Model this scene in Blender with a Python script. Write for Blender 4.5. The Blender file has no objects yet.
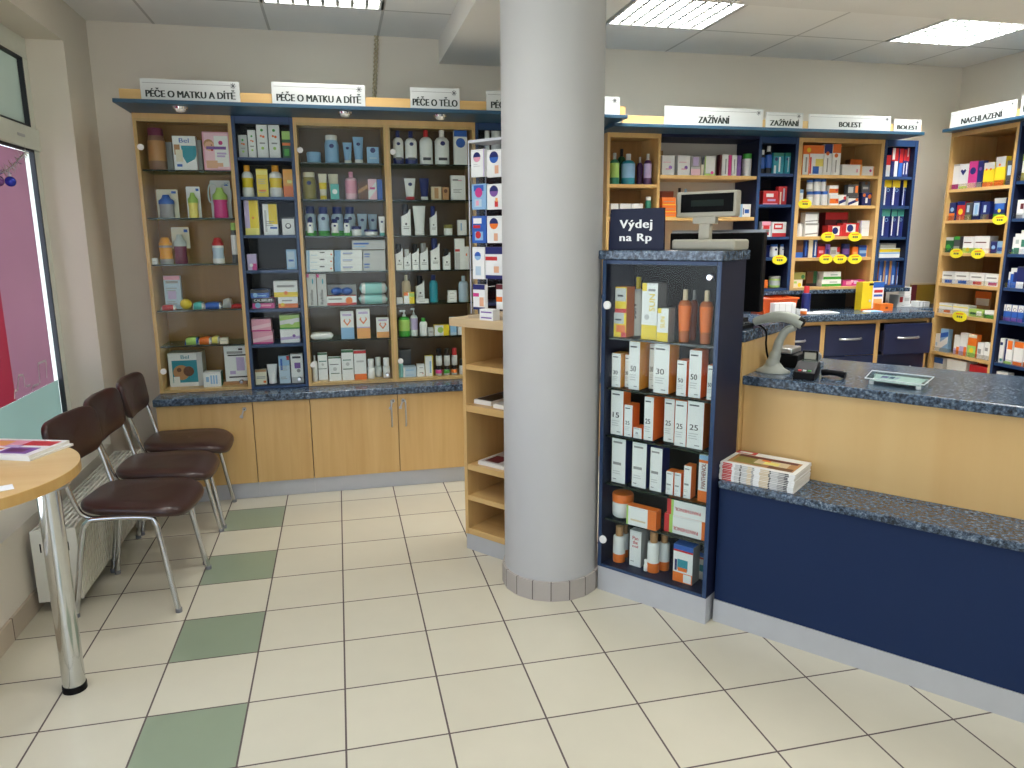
import bpy, bmesh, math, random
from mathutils import Vector, Matrix
random.seed(7)
scene = bpy.context.scene
COL = scene.collection
PI = math.pi
FINAL_SCALE = 0.9          # the plan is drawn with 333 mm floor tiles; the real ones are 300 mm

# ------------------------------------------------------------------ camera
CAM_R = ((0.97344489, -0.2288225, -0.00673071), (0.05118101, 0.18888582, 0.98066439), (0.22312674, 0.95496723, -0.19558131))
CAM_C = Vector((0.71910052, -2.47343329, 1.60476235))
FPX = 732.52
cd = bpy.data.cameras.new('camera')
cam = bpy.data.objects.new('camera', cd)
COL.objects.link(cam)
cd.sensor_width = 36.0
cd.lens = 36.0 * FPX / 1024
cd.clip_start = 0.05
r_, u_, f_ = (Vector(a) for a in CAM_R)
cam.matrix_world = Matrix(((r_.x, u_.x, -f_.x, CAM_C.x), (r_.y, u_.y, -f_.y, CAM_C.y), (r_.z, u_.z, -f_.z, CAM_C.z), (0, 0, 0, 1)))
scene.camera = cam

def ray(u, v):
    return r_ * ((u - 512) / FPX) - u_ * ((v - 384) / FPX) + f_

class Frame:
    """an upright front: O on the floor below its face, X along it, D into its depth"""
    def __init__(s, O, X):
        s.O, s.X = Vector(O), Vector(X).normalized()
        s.D = Vector((-s.X.y, s.X.x, 0))
        s.rz = math.atan2(s.X.y, s.X.x)
    def at(s, x, d, z):
        return s.O + s.X * x + s.D * d + Vector((0, 0, z))
    def px(s, u, v, d=0.0):
        w = ray(u, v)
        p = CAM_C + w * (((s.O + s.D * d - CAM_C).dot(s.D)) / w.dot(s.D)) - s.O
        return p.dot(s.X), p.z

# ------------------------------------------------------------------ materials
def lin(c):
    return tuple(((x / 12.92) if x <= 0.04045 else ((x + 0.055) / 1.055) ** 2.4) for x in c)
def hexc(h):
    return lin(tuple(int(h[i:i + 2], 16) / 255 for i in (0, 2, 4)))

PAL = dict(W='eef0ee', Cr='e6dfc6', Gy='9a9a98', Lgy='c4c6c4', Dg='4a4c50', K='141417', N='1d2a6a', B='2f62b8', Lb='8fb9dc', Pb='b9cfdf', T='2b93a5', Lt='8fcfcb',
           G='3fa03a', Lg='a9cf6a', Dgr='1f5a34', Y='ecd02c', Ly='f0e37a', O='e9772a', Lo='f0ae6a', R='c62f33', P='e6a3b8', M='c93c86', Pk='f2c9d4', V='7a55a0',
           Lv='c3b2d8', Br='6b4429', Tan='b98a5a', Be='d6c4a2', Sk='e3b08e', Dr='5d1c28', Aq='58b8b0', Ol='8d8544', Pw='5c3a66', Gr='2f7f66', Am='8c3b1c', Cl='b8c4c2', Yo='e8a232', Bb='8a6a58', Dm='7a3450', Tn='b5602a', Ob='f58038')
_mats = {}
def nodes_of(m):
    m.use_nodes = True
    nt = m.node_tree
    return nt, nt.nodes, nt.links, nt.nodes['Principled BSDF']

def mat(name, color, rough=0.45, metal=0.0, noise=0.05, scale=30.0, bump=0.0, coat=0.0, spec=0.5):
    """one plain surface with a little procedural unevenness"""
    if name in _mats:
        return _mats[name]
    c = hexc(color) if isinstance(color, str) else color
    m = bpy.data.materials.new(name)
    nt, N, L, b = nodes_of(m)
    tc = N.new('ShaderNodeTexCoord'); nz = N.new('ShaderNodeTexNoise'); nz.inputs['Scale'].default_value = scale
    nz.inputs['Detail'].default_value = 3
    L.new(tc.outputs['Object'], nz.inputs['Vector'])
    mx = N.new('ShaderNodeMix'); mx.data_type = 'RGBA'
    mx.inputs[6].default_value = (*[x * (1 - noise) for x in c], 1)
    mx.inputs[7].default_value = (*[min(1, x * (1 + noise)) for x in c], 1)
    L.new(nz.outputs['Fac'], mx.inputs[0]); L.new(mx.outputs[2], b.inputs['Base Color'])
    b.inputs['Roughness'].default_value = rough; b.inputs['Metallic'].default_value = metal
    b.inputs['Coat Weight'].default_value = coat; b.inputs['Specular IOR Level'].default_value = spec
    if bump:
        bp = N.new('ShaderNodeBump'); bp.inputs['Strength'].default_value = bump; bp.inputs['Distance'].default_value = 0.002
        L.new(nz.outputs['Fac'], bp.inputs['Height']); L.new(bp.outputs['Normal'], b.inputs['Normal'])
    _mats[name] = m
    return m

def P(k):
    return mat('print_' + k, PAL[k], rough=0.4, noise=0.03, scale=60)

def wood(name, c1, c2, stretch=(30, 30, 1.6), rough=0.35):
    if name in _mats:
        return _mats[name]
    m = bpy.data.materials.new(name)
    nt, N, L, b = nodes_of(m)
    tc = N.new('ShaderNodeTexCoord'); mp = N.new('ShaderNodeMapping'); mp.inputs['Scale'].default_value = stretch
    nz = N.new('ShaderNodeTexNoise'); nz.inputs['Scale'].default_value = 1.0; nz.inputs['Detail'].default_value = 6; nz.inputs['Distortion'].default_value = 0.6
    big = N.new('ShaderNodeTexNoise'); big.inputs['Scale'].default_value = 0.22; big.inputs['Detail'].default_value = 1
    add = N.new('ShaderNodeMath'); add.operation = 'ADD'; add.use_clamp = True
    mul = N.new('ShaderNodeMath'); mul.operation = 'MULTIPLY_ADD'; mul.inputs[1].default_value = 0.9; mul.inputs[2].default_value = -0.45
    L.new(tc.outputs['Object'], mp.inputs['Vector']); L.new(mp.outputs['Vector'], nz.inputs['Vector']); L.new(mp.outputs['Vector'], big.inputs['Vector'])
    L.new(big.outputs['Fac'], mul.inputs[0]); L.new(nz.outputs['Fac'], add.inputs[0]); L.new(mul.outputs[0], add.inputs[1])
    mx = N.new('ShaderNodeMix'); mx.data_type = 'RGBA'
    mx.inputs[6].default_value = (*hexc(c1), 1); mx.inputs[7].default_value = (*hexc(c2), 1)
    L.new(add.outputs[0], mx.inputs[0]); L.new(mx.outputs[2], b.inputs['Base Color'])
    b.inputs['Roughness'].default_value = rough
    _mats[name] = m
    return m

def granite(name='granite'):
    if name in _mats:
        return _mats[name]
    m = bpy.data.materials.new(name)
    nt, N, L, b = nodes_of(m)
    tc = N.new('ShaderNodeTexCoord')
    n1 = N.new('ShaderNodeTexNoise'); n1.inputs['Scale'].default_value = 80; n1.inputs['Detail'].default_value = 4; n1.inputs['Roughness'].default_value = 0.65
    n2 = N.new('ShaderNodeTexNoise'); n2.inputs['Scale'].default_value = 220; n2.inputs['Detail'].default_value = 2
    L.new(tc.outputs['Object'], n1.inputs['Vector']); L.new(tc.outputs['Object'], n2.inputs['Vector'])
    r1 = N.new('ShaderNodeValToRGB')
    e = r1.color_ramp.elements
    e[0].position = 0.36; e[0].color = (*hexc('1c242e'), 1); e[1].position = 0.68; e[1].color = (*hexc('8494a2'), 1)
    k = r1.color_ramp.elements.new(0.47); k.color = (*hexc('3a4a5c'), 1)
    k = r1.color_ramp.elements.new(0.57); k.color = (*hexc('566a80'), 1)
    L.new(n1.outputs['Fac'], r1.inputs['Fac'])
    mx = N.new('ShaderNodeMix'); mx.data_type = 'RGBA'; mx.blend_type = 'MULTIPLY'; mx.inputs[0].default_value = 0.45
    L.new(r1.outputs['Color'], mx.inputs[6]); rg = N.new('ShaderNodeValToRGB'); rg.color_ramp.elements[0].position = .35; rg.color_ramp.elements[0].color = (.35, .38, .42, 1); rg.color_ramp.elements[1].position = .6; L.new(n2.outputs['Fac'], rg.inputs['Fac']); L.new(rg.outputs['Color'], mx.inputs[7])
    L.new(mx.outputs[2], b.inputs['Base Color'])
    b.inputs['Roughness'].default_value = 0.22
    _mats[name] = m
    return m

def glass(name='clear_glass', tint=(0.93, 0.97, 0.95), gloss=0.10):
    if name in _mats:
        return _mats[name]
    m = bpy.data.materials.new(name); m.use_nodes = True
    N, L = m.node_tree.nodes, m.node_tree.links
    N.remove(N['Principled BSDF'])
    out = N['Material Output']
    tr = N.new('ShaderNodeBsdfTransparent'); tr.inputs['Color'].default_value = (*tint, 1)
    gl = N.new('ShaderNodeBsdfGlossy'); gl.inputs['Roughness'].default_value = 0.02
    fr = N.new('ShaderNodeFresnel'); fr.inputs['IOR'].default_value = 1.45
    mu = N.new('ShaderNodeMath'); mu.operation = 'MULTIPLY'; mu.inputs[1].default_value = gloss * 1.6
    mx = N.new('ShaderNodeMixShader')
    L.new(fr.outputs[0], mu.inputs[0]); L.new(mu.outputs[0], mx.inputs[0]); L.new(tr.outputs[0], mx.inputs[1]); L.new(gl.outputs[0], mx.inputs[2])
    L.new(mx.outputs[0], out.inputs['Surface'])
    _mats[name] = m
    return m

def film(name, color, trans=0.5):
    """printed or frosted sheet that lets daylight glow through"""
    m = bpy.data.materials.new(name); m.use_nodes = True
    N, L = m.node_tree.nodes, m.node_tree.links
    b = N['Principled BSDF']; out = N['Material Output']
    tc = N.new('ShaderNodeTexCoord'); nz = N.new('ShaderNodeTexNoise'); nz.inputs['Scale'].default_value = 2.0
    L.new(tc.outputs['Object'], nz.inputs['Vector'])
    c = hexc(color)
    mixc = N.new('ShaderNodeMix'); mixc.data_type = 'RGBA'
    mixc.inputs[6].default_value = (*[x * 0.9 for x in c], 1); mixc.inputs[7].default_value = (*[min(1, x * 1.08) for x in c], 1)
    L.new(nz.outputs['Fac'], mixc.inputs[0]); L.new(mixc.outputs[2], b.inputs['Base Color'])
    b.inputs['Roughness'].default_value = 0.25
    tl = N.new('ShaderNodeBsdfTranslucent'); L.new(mixc.outputs[2], tl.inputs['Color'])
    mx = N.new('ShaderNodeMixShader'); mx.inputs[0].default_value = trans
    L.new(b.outputs[0], mx.inputs[1]); L.new(tl.outputs[0], mx.inputs[2]); L.new(mx.outputs[0], out.inputs['Surface'])
    return m

def emitter(name, color, strength):
    m = bpy.data.materials.new(name); m.use_nodes = True
    N, L = m.node_tree.nodes, m.node_tree.links
    N.remove(N['Principled BSDF'])
    e = N.new('ShaderNodeEmission'); e.inputs['Color'].default_value = (*color, 1); e.inputs['Strength'].default_value = strength
    L.new(e.outputs[0], N['Material Output'].inputs['Surface'])
    return m

def tiled(name, px, py, ox, oy, grout_w, base, grout, accent=None, var=0.05, rough=0.3, axes=(0, 1), mottled=0.05):
    """square tiles with joints; ACCENT = (column, colour): every second tile of that column"""
    px, py, ox, oy, grout_w = (q * FINAL_SCALE for q in (px, py, ox, oy, grout_w))
    m = bpy.data.materials.new(name)
    nt, N, L, b = nodes_of(m)
    tc = N.new('ShaderNodeTexCoord'); sp = N.new('ShaderNodeSeparateXYZ'); L.new(tc.outputs['Object'], sp.inputs[0])
    def op(kind, a, bb=None, c=None):
        n = N.new('ShaderNodeMath'); n.operation = kind
        for i, x in enumerate((a, bb, c)):
            if x is None: continue
            if isinstance(x, (int, float)): n.inputs[i].default_value = x
            else: L.new(x, n.inputs[i])
        return n.outputs[0]
    cells, edges = [], []
    for ax, p, o in ((axes[0], px, ox), (axes[1], py, oy)):
        t = op('DIVIDE', op('SUBTRACT', sp.outputs[ax], o), p)
        cells.append(op('FLOOR', t)); fr = op('FRACT', t)
        d = op('MINIMUM', fr, op('SUBTRACT', 1.0, fr))
        edges.append(op('LESS_THAN', op('MULTIPLY', d, p), grout_w / 2))
    joint = op('MAXIMUM', edges[0], edges[1])
    cb = N.new('ShaderNodeCombineXYZ'); L.new(cells[0], cb.inputs[0]); L.new(cells[1], cb.inputs[1])
    wn = N.new('ShaderNodeTexWhiteNoise'); wn.noise_dimensions = '2D'; L.new(cb.outputs[0], wn.inputs['Vector'])
    nz = N.new('ShaderNodeTexNoise'); nz.inputs['Scale'].default_value = 9; nz.inputs['Detail'].default_value = 5; L.new(tc.outputs['Object'], nz.inputs['Vector'])
    val = op('ADD', op('MULTIPLY', op('SUBTRACT', wn.outputs['Value'], 0.5), var * 2), op('MULTIPLY', op('SUBTRACT', nz.outputs['Fac'], 0.5), mottled * 2))
    val = op('ADD', val, 1.0)
    col = N.new('ShaderNodeMix'); col.data_type = 'RGBA'
    col.inputs[6].default_value = (*hexc(base), 1)
    if accent:
        isc = op('LESS_THAN', op('ABSOLUTE', op('SUBTRACT', cells[0], accent[0])), 0.5)
        odd = op('GREATER_THAN', op('ABSOLUTE', op('MODULO', cells[1], 2.0)), 0.5)
        L.new(op('MULTIPLY', isc, odd), col.inputs[0]); col.inputs[7].default_value = (*hexc(accent[1]), 1)
    else:
        col.inputs[0].default_value = 0; col.inputs[7].default_value = (*hexc(base), 1)
    vm = N.new('ShaderNodeVectorMath'); vm.operation = 'SCALE'; L.new(col.outputs[2], vm.inputs[0]); L.new(val, vm.inputs['Scale'])
    fin = N.new('ShaderNodeMix'); fin.data_type = 'RGBA'; L.new(joint, fin.inputs[0]); L.new(vm.outputs[0], fin.inputs[6]); fin.inputs[7].default_value = (*hexc(grout), 1)
    L.new(fin.outputs[2], b.inputs['Base Color'])
    rr = op('ADD', op('MULTIPLY', joint, 0.5), rough); L.new(rr, b.inputs['Roughness'])
    bp = N.new('ShaderNodeBump'); bp.inputs['Strength'].default_value = 0.35; bp.inputs['Distance'].default_value = 0.002
    L.new(op('SUBTRACT', 1.0, joint), bp.inputs['Height']); L.new(bp.outputs[0], b.inputs['Normal'])
    return m

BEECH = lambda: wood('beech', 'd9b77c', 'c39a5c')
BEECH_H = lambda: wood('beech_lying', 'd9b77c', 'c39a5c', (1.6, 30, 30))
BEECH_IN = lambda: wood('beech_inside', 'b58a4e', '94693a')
TEAL = lambda: mat('canopy_blue', '21475f', rough=0.4, noise=0.04, scale=4)
CNAVY = lambda: mat('counter_navy', '12284e', rough=0.5, spec=0.25, noise=0.04, scale=4)
NAVY = lambda: mat('navy_laminate', '1f3d68', rough=0.4, noise=0.04, scale=4)
NAVY_D = lambda: mat('dark_navy_board', '141b36', rough=0.5, spec=0.3)
BLACKB = lambda: mat('black_board', '0c0d12', rough=0.6)
ALU = lambda: mat('brushed_plinth', 'c2c5ca', rough=0.38, metal=0.35, noise=0.06, scale=12)
CHROME = lambda: mat('chrome', 'd8dade', rough=0.1, metal=1.0, noise=0.02)
WHITEP = lambda: mat('white_plastic', 'e8e8e4', rough=0.35)
BLACKP = lambda: mat('black_plastic', '09090b', rough=0.5, spec=0.15)
GREYP = lambda: mat('warm_grey_plastic', 'a9a595', rough=0.45)
SILVER = lambda: mat('satin_metal', 'b9bbbd', rough=0.28, metal=0.9)

# ------------------------------------------------------------------ mesh building
class MB:
    def __init__(s):
        s.v, s.f, s.m, s.sm, s.mats = [], [], [], [], []
    def slot(s, m):
        if m not in s.mats: s.mats.append(m)
        return s.mats.index(m)
    def face(s, pts, m, smooth=False):
        i = len(s.v); s.v += [tuple(p) for p in pts]
        s.f.append(tuple(range(i, i + len(pts)))); s.m.append(s.slot(m)); s.sm.append(smooth)
    def grid(s, rows, m, closed=True, smooth=True, band=None):
        i = len(s.v); n = len(rows[0])
        for r in rows: s.v += [tuple(p) for p in r]
        for a in range(len(rows) - 1):
            mm = s.slot(band[a] if band else m)
            for b in range(n if closed else n - 1):
                c = (b + 1) % n
                s.f.append((i + a * n + b, i + a * n + c, i + (a + 1) * n + c, i + (a + 1) * n + b)); s.m.append(mm); s.sm.append(smooth)
    def cap(s, ring, m, flip=False):
        s.face(list(reversed(ring)) if flip else ring, m)
    def box(s, x0, x1, y0, y1, z0, z1, m, front=None, side=None, top=None):
        i = len(s.v)
        s.v += [(x, y, z) for z in (z0, z1) for y in (y0, y1) for x in (x0, x1)]
        for q, mm in (((0, 2, 3, 1), m), ((4, 5, 7, 6), top or m), ((0, 1, 5, 4), front or m), ((2, 6, 7, 3), m), ((0, 4, 6, 2), side or m), ((1, 3, 7, 5), side or m)):
            s.f.append(tuple(i + k for k in q)); s.m.append(s.slot(mm)); s.sm.append(False)
        return s
    def prism(s, pts, y0, y1, m):
        """outline in x/z, counter-clockwise from the front, pushed from y0 back to y1"""
        n = len(pts)
        s.face([(x, y0, z) for x, z in pts], m); s.face([(x, y1, z) for x, z in reversed(pts)], m)
        for k in range(n):
            a, b = pts[k], pts[(k + 1) % n]
            s.face([(b[0], y0, b[1]), (a[0], y0, a[1]), (a[0], y1, a[1]), (b[0], y1, b[1])], m)
    def plate(s, pts, z0, z1, m, side=None):
        n = len(pts)
        s.face([(x, y, z1) for x, y in pts], m); s.face([(x, y, z0) for x, y in reversed(pts)], m)
        for k in range(n):
            a, b = pts[k], pts[(k + 1) % n]
            s.face([(a[0], a[1], z0), (b[0], b[1], z0), (b[0], b[1], z1), (a[0], a[1], z1)], side or m)
    def lathe(s, prof, m, ex=1.0, ey=1.0, n=20, c=(0, 0), band=None, smooth=True):
        rows = [[(c[0] + r * ex * math.cos(2 * PI * k / n), c[1] + r * ey * math.sin(2 * PI * k / n), z) for k in range(n)] for r, z in prof]
        s.grid(rows, m, True, smooth, band)
        if prof[0][0] > 1e-5: s.cap(rows[0], band[0] if band else m, True)
        if prof[-1][0] > 1e-5: s.cap(rows[-1], band[-1] if band else m)
    def tube(s, pts, r, m, n=10, smooth_path=True):
        P_ = [Vector(p) for p in pts]
        if smooth_path and len(P_) > 2:
            Q = []
            for k in range(len(P_) - 1):
                p0, p1, p2, p3 = P_[max(k - 1, 0)], P_[k], P_[k + 1], P_[min(k + 2, len(P_) - 1)]
                for j in range(6):
                    t = j / 6
                    Q.append(0.5 * ((2 * p1) + (p2 - p0) * t + (2 * p0 - 5 * p1 + 4 * p2 - p3) * t * t + (3 * p1 - p0 - 3 * p2 + p3) * t ** 3))
            P_ = Q + [P_[-1]]
        rows = []; up = None
        for k, p in enumerate(P_):
            d = (P_[min(k + 1, len(P_) - 1)] - P_[max(k - 1, 0)]).normalized()
            if up is None:
                up = Vector((0, 0, 1)) if abs(d.z) < 0.9 else Vector((1, 0, 0))
            a = d.cross(up)
            if a.length < 1e-6: a = d.orthogonal()
            a.normalize(); up = a.cross(d).normalized()
            rr = r[k] if isinstance(r, (list, tuple)) else r
            rows.append([p + (a * math.cos(2 * PI * j / n) + up * math.sin(2 * PI * j / n)) * rr for j in range(n)])
        s.grid(rows, m); s.cap(rows[0], m, True); s.cap(rows[-1], m)
    def ball(s, c, r, m, n=16, k=10):
        rows = []
        for a in range(k + 1):
            th = -PI / 2 + PI * a / k
            rows.append([(c[0] + r[0] * math.cos(th) * math.cos(2 * PI * j / n), c[1] + r[1] * math.cos(th) * math.sin(2 * PI * j / n), c[2] + r[2] * math.sin(th)) for j in range(n)])
        s.grid(rows, m)
    def build(s, name, parent=None, bevel=0.0, seg=2, weld=False):
        me = bpy.data.meshes.new(name)
        me.from_pydata(s.v, [], s.f)
        for mm in s.mats: me.materials.append(mm)
        for p, a, b in zip(me.polygons, s.m, s.sm):
            p.material_index = a; p.use_smooth = b
        bm = bmesh.new(); bm.from_mesh(me)
        if weld: bmesh.ops.remove_doubles(bm, verts=bm.verts, dist=1e-5)
        bmesh.ops.recalc_face_normals(bm, faces=bm.faces) if weld else None
        if bevel:
            bmesh.ops.bevel(bm, geom=[e for e in bm.edges if len(e.link_faces) == 2 and e.calc_face_angle(0) > 0.5], offset=bevel, segments=seg, affect='EDGES', profile=0.5)
        bm.to_mesh(me); bm.free(); me.update()
        o = bpy.data.objects.new(name, me); COL.objects.link(o)
        if parent: o.parent = parent
        return o

def tag(o, label=None, cat=None, group=None, kind=None):
    if label: o['label'] = label
    if cat: o['category'] = cat
    if group: o['group'] = group
    if kind: o['kind'] = kind
    return o
def thing(name, label, cat, loc=(0, 0, 0), rz=0.0, group=None):
    o = bpy.data.objects.new(name, None); COL.objects.link(o)
    o.empty_display_size = 0.05
    o.location = loc; o.rotation_euler = (0, 0, rz)
    return tag(o, label, cat, group)
def put(o, loc, rz=0.0):
    o.location = loc; o.rotation_euler = (0, 0, rz); return o
def struct(name, mb, label=None, **k):
    o = mb.build(name, None, **k); o['kind'] = 'structure'
    if label: o['label'] = label
    return o
def copy_tree(o, parent=None):
    c = o.copy(); COL.objects.link(c)
    c.parent = parent
    for ch in o.children: copy_tree(ch, c)
    return c

def lettering(text, width, m, parent, loc, height=None, bold=0.0, depth=0.0006, name='lettering', shear=0.0, rot=(PI / 2, 0, 0), fit=True, spacing=1.0, heavy=0.0):
    """real letters as a mesh, centred on LOC in the parent's x/z plane"""
    cu = bpy.data.curves.new(name, 'FONT'); cu.body = text
    cu.align_x = 'CENTER'; cu.align_y = 'CENTER'; cu.size = 1.0; cu.shear = shear; cu.space_character = spacing; cu.resolution_u = 3
    cu.offset = bold
    tmp = bpy.data.objects.new(name, cu); COL.objects.link(tmp)
    dg = bpy.context.evaluated_depsgraph_get()
    me = bpy.data.meshes.new_from_object(tmp.evaluated_get(dg))
    bpy.data.objects.remove(tmp); bpy.data.curves.remove(cu)
    xs = [v.co.x for v in me.vertices]; ys = [v.co.y for v in me.vertices]
    if not xs: return None
    cx, cy = (max(xs) + min(xs)) / 2, (max(ys) + min(ys)) / 2
    sx = width / (max(xs) - min(xs)); sy = (height / (max(ys) - min(ys))) if height else sx
    for v in me.vertices:
        v.co = ((v.co.x - cx) * sx, (v.co.y - cy) * sy, v.co.z)
    if heavy:                      # heavier strokes: the same letter faces again, a hair to each side
        vs = [tuple(v.co) for v in me.vertices]; fs = [tuple(p.vertices) for p in me.polygons]; n = len(vs); V, F = [], []
        for q, dx in enumerate((-heavy, 0, heavy)): V += [(a + dx, b, c + q * .00005) for a, b, c in vs]; F += [tuple(i + q * n for i in f) for f in fs]
        bpy.data.meshes.remove(me); me = bpy.data.meshes.new(name); me.from_pydata(V, [], F); me.update()
    me.materials.append(m); me.name = name
    o = bpy.data.objects.new(name, me); COL.objects.link(o)
    o.parent = parent; o.location = loc; o.rotation_euler = rot
    return o

# ------------------------------------------------------------------ goods
def art(mb, w, h, y, spec):
    """printed areas of a carton's front: thin inks a hair above the board"""
    e = [0]
    def q(x0, z0, x1, z1, k):
        e[0] += 1; yy = y - 0.0003 - 0.00012 * e[0]
        X0, X1, Z0, Z1 = (x0 - .5) * w, (x1 - .5) * w, z0 * h, z1 * h
        mb.face([(X0, yy, Z0), (X1, yy, Z0), (X1, yy, Z1), (X0, yy, Z1)], P(k))
    def poly(pts, k):
        e[0] += 1; yy = y - 0.0003 - 0.00012 * e[0]
        mb.face([((a - .5) * w, yy, b * h) for a, b in pts], P(k))
    for t in spec.split():
        if t == 'l':
            for z, x1 in ((.42, .75), (.36, .6), (.30, .68)): q(.15, z, x1, z + .022, 'Gy')
        elif t == 'll':
            for z, x1 in ((.62, .8), (.55, .7), (.48, .78), (.22, .6), (.16, .7)): q(.12, z, x1, z + .02, 'Gy')
        else:
            a, k = t.rsplit(':', 1) if ':' in t else (t, 'Gy')
            c = a[0]; num = [float(x) for x in a[1:].split(',')] if len(a) > 1 else []
            if c == 't': q(0, 1 - num[0], 1, 1, k)
            elif c == 'b': q(0, 0, 1, num[0], k)
            elif c == 'e': q(1 - num[0], 0, 1, 1, k)
            elif c == 'g': q(0, 0, num[0], 1, k)
            elif c == 'n': q(.12, num[0], .88 if len(num) < 2 else num[1], num[0] + .075, k)
            elif c == 'c': q(*num, k)
            elif c == 'o':
                r = num[2]; poly([(num[0] + r * math.cos(2 * PI * j / 18), num[1] + r * w / h * math.sin(2 * PI * j / 18)) for j in range(18)], k)
            elif c == 'u':
                r = num[2]; poly([(num[0] + r * math.cos(PI * j / 12), num[1] + r * w / h * math.sin(PI * j / 12)) for j in range(13)], k)
            elif c == 'h':
                r = num[2]; s_ = w / h; poly([(num[0], num[1] - r * s_), (num[0] + r, num[1] + .3 * r * s_), (num[0] + .6 * r, num[1] + .8 * r * s_), (num[0], num[1] + .4 * r * s_), (num[0] - .6 * r, num[1] + .8 * r * s_), (num[0] - r, num[1] + .3 * r * s_)], k)
            elif c == 'w': poly([(.35, .72), (1, .72), (1, .45), (.9, .32), (.55, .2), (.4, .4)], k)
            elif c == 'd': poly([(0, num[0]), (1, num[1]), (1, num[1] + num[2]), (0, num[0] + num[2])], k)

def oval(w, d, n=20): return [(w / 2 * math.cos(2 * PI * k / n), d / 2 * math.sin(2 * PI * k / n)) for k in range(n)]

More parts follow.
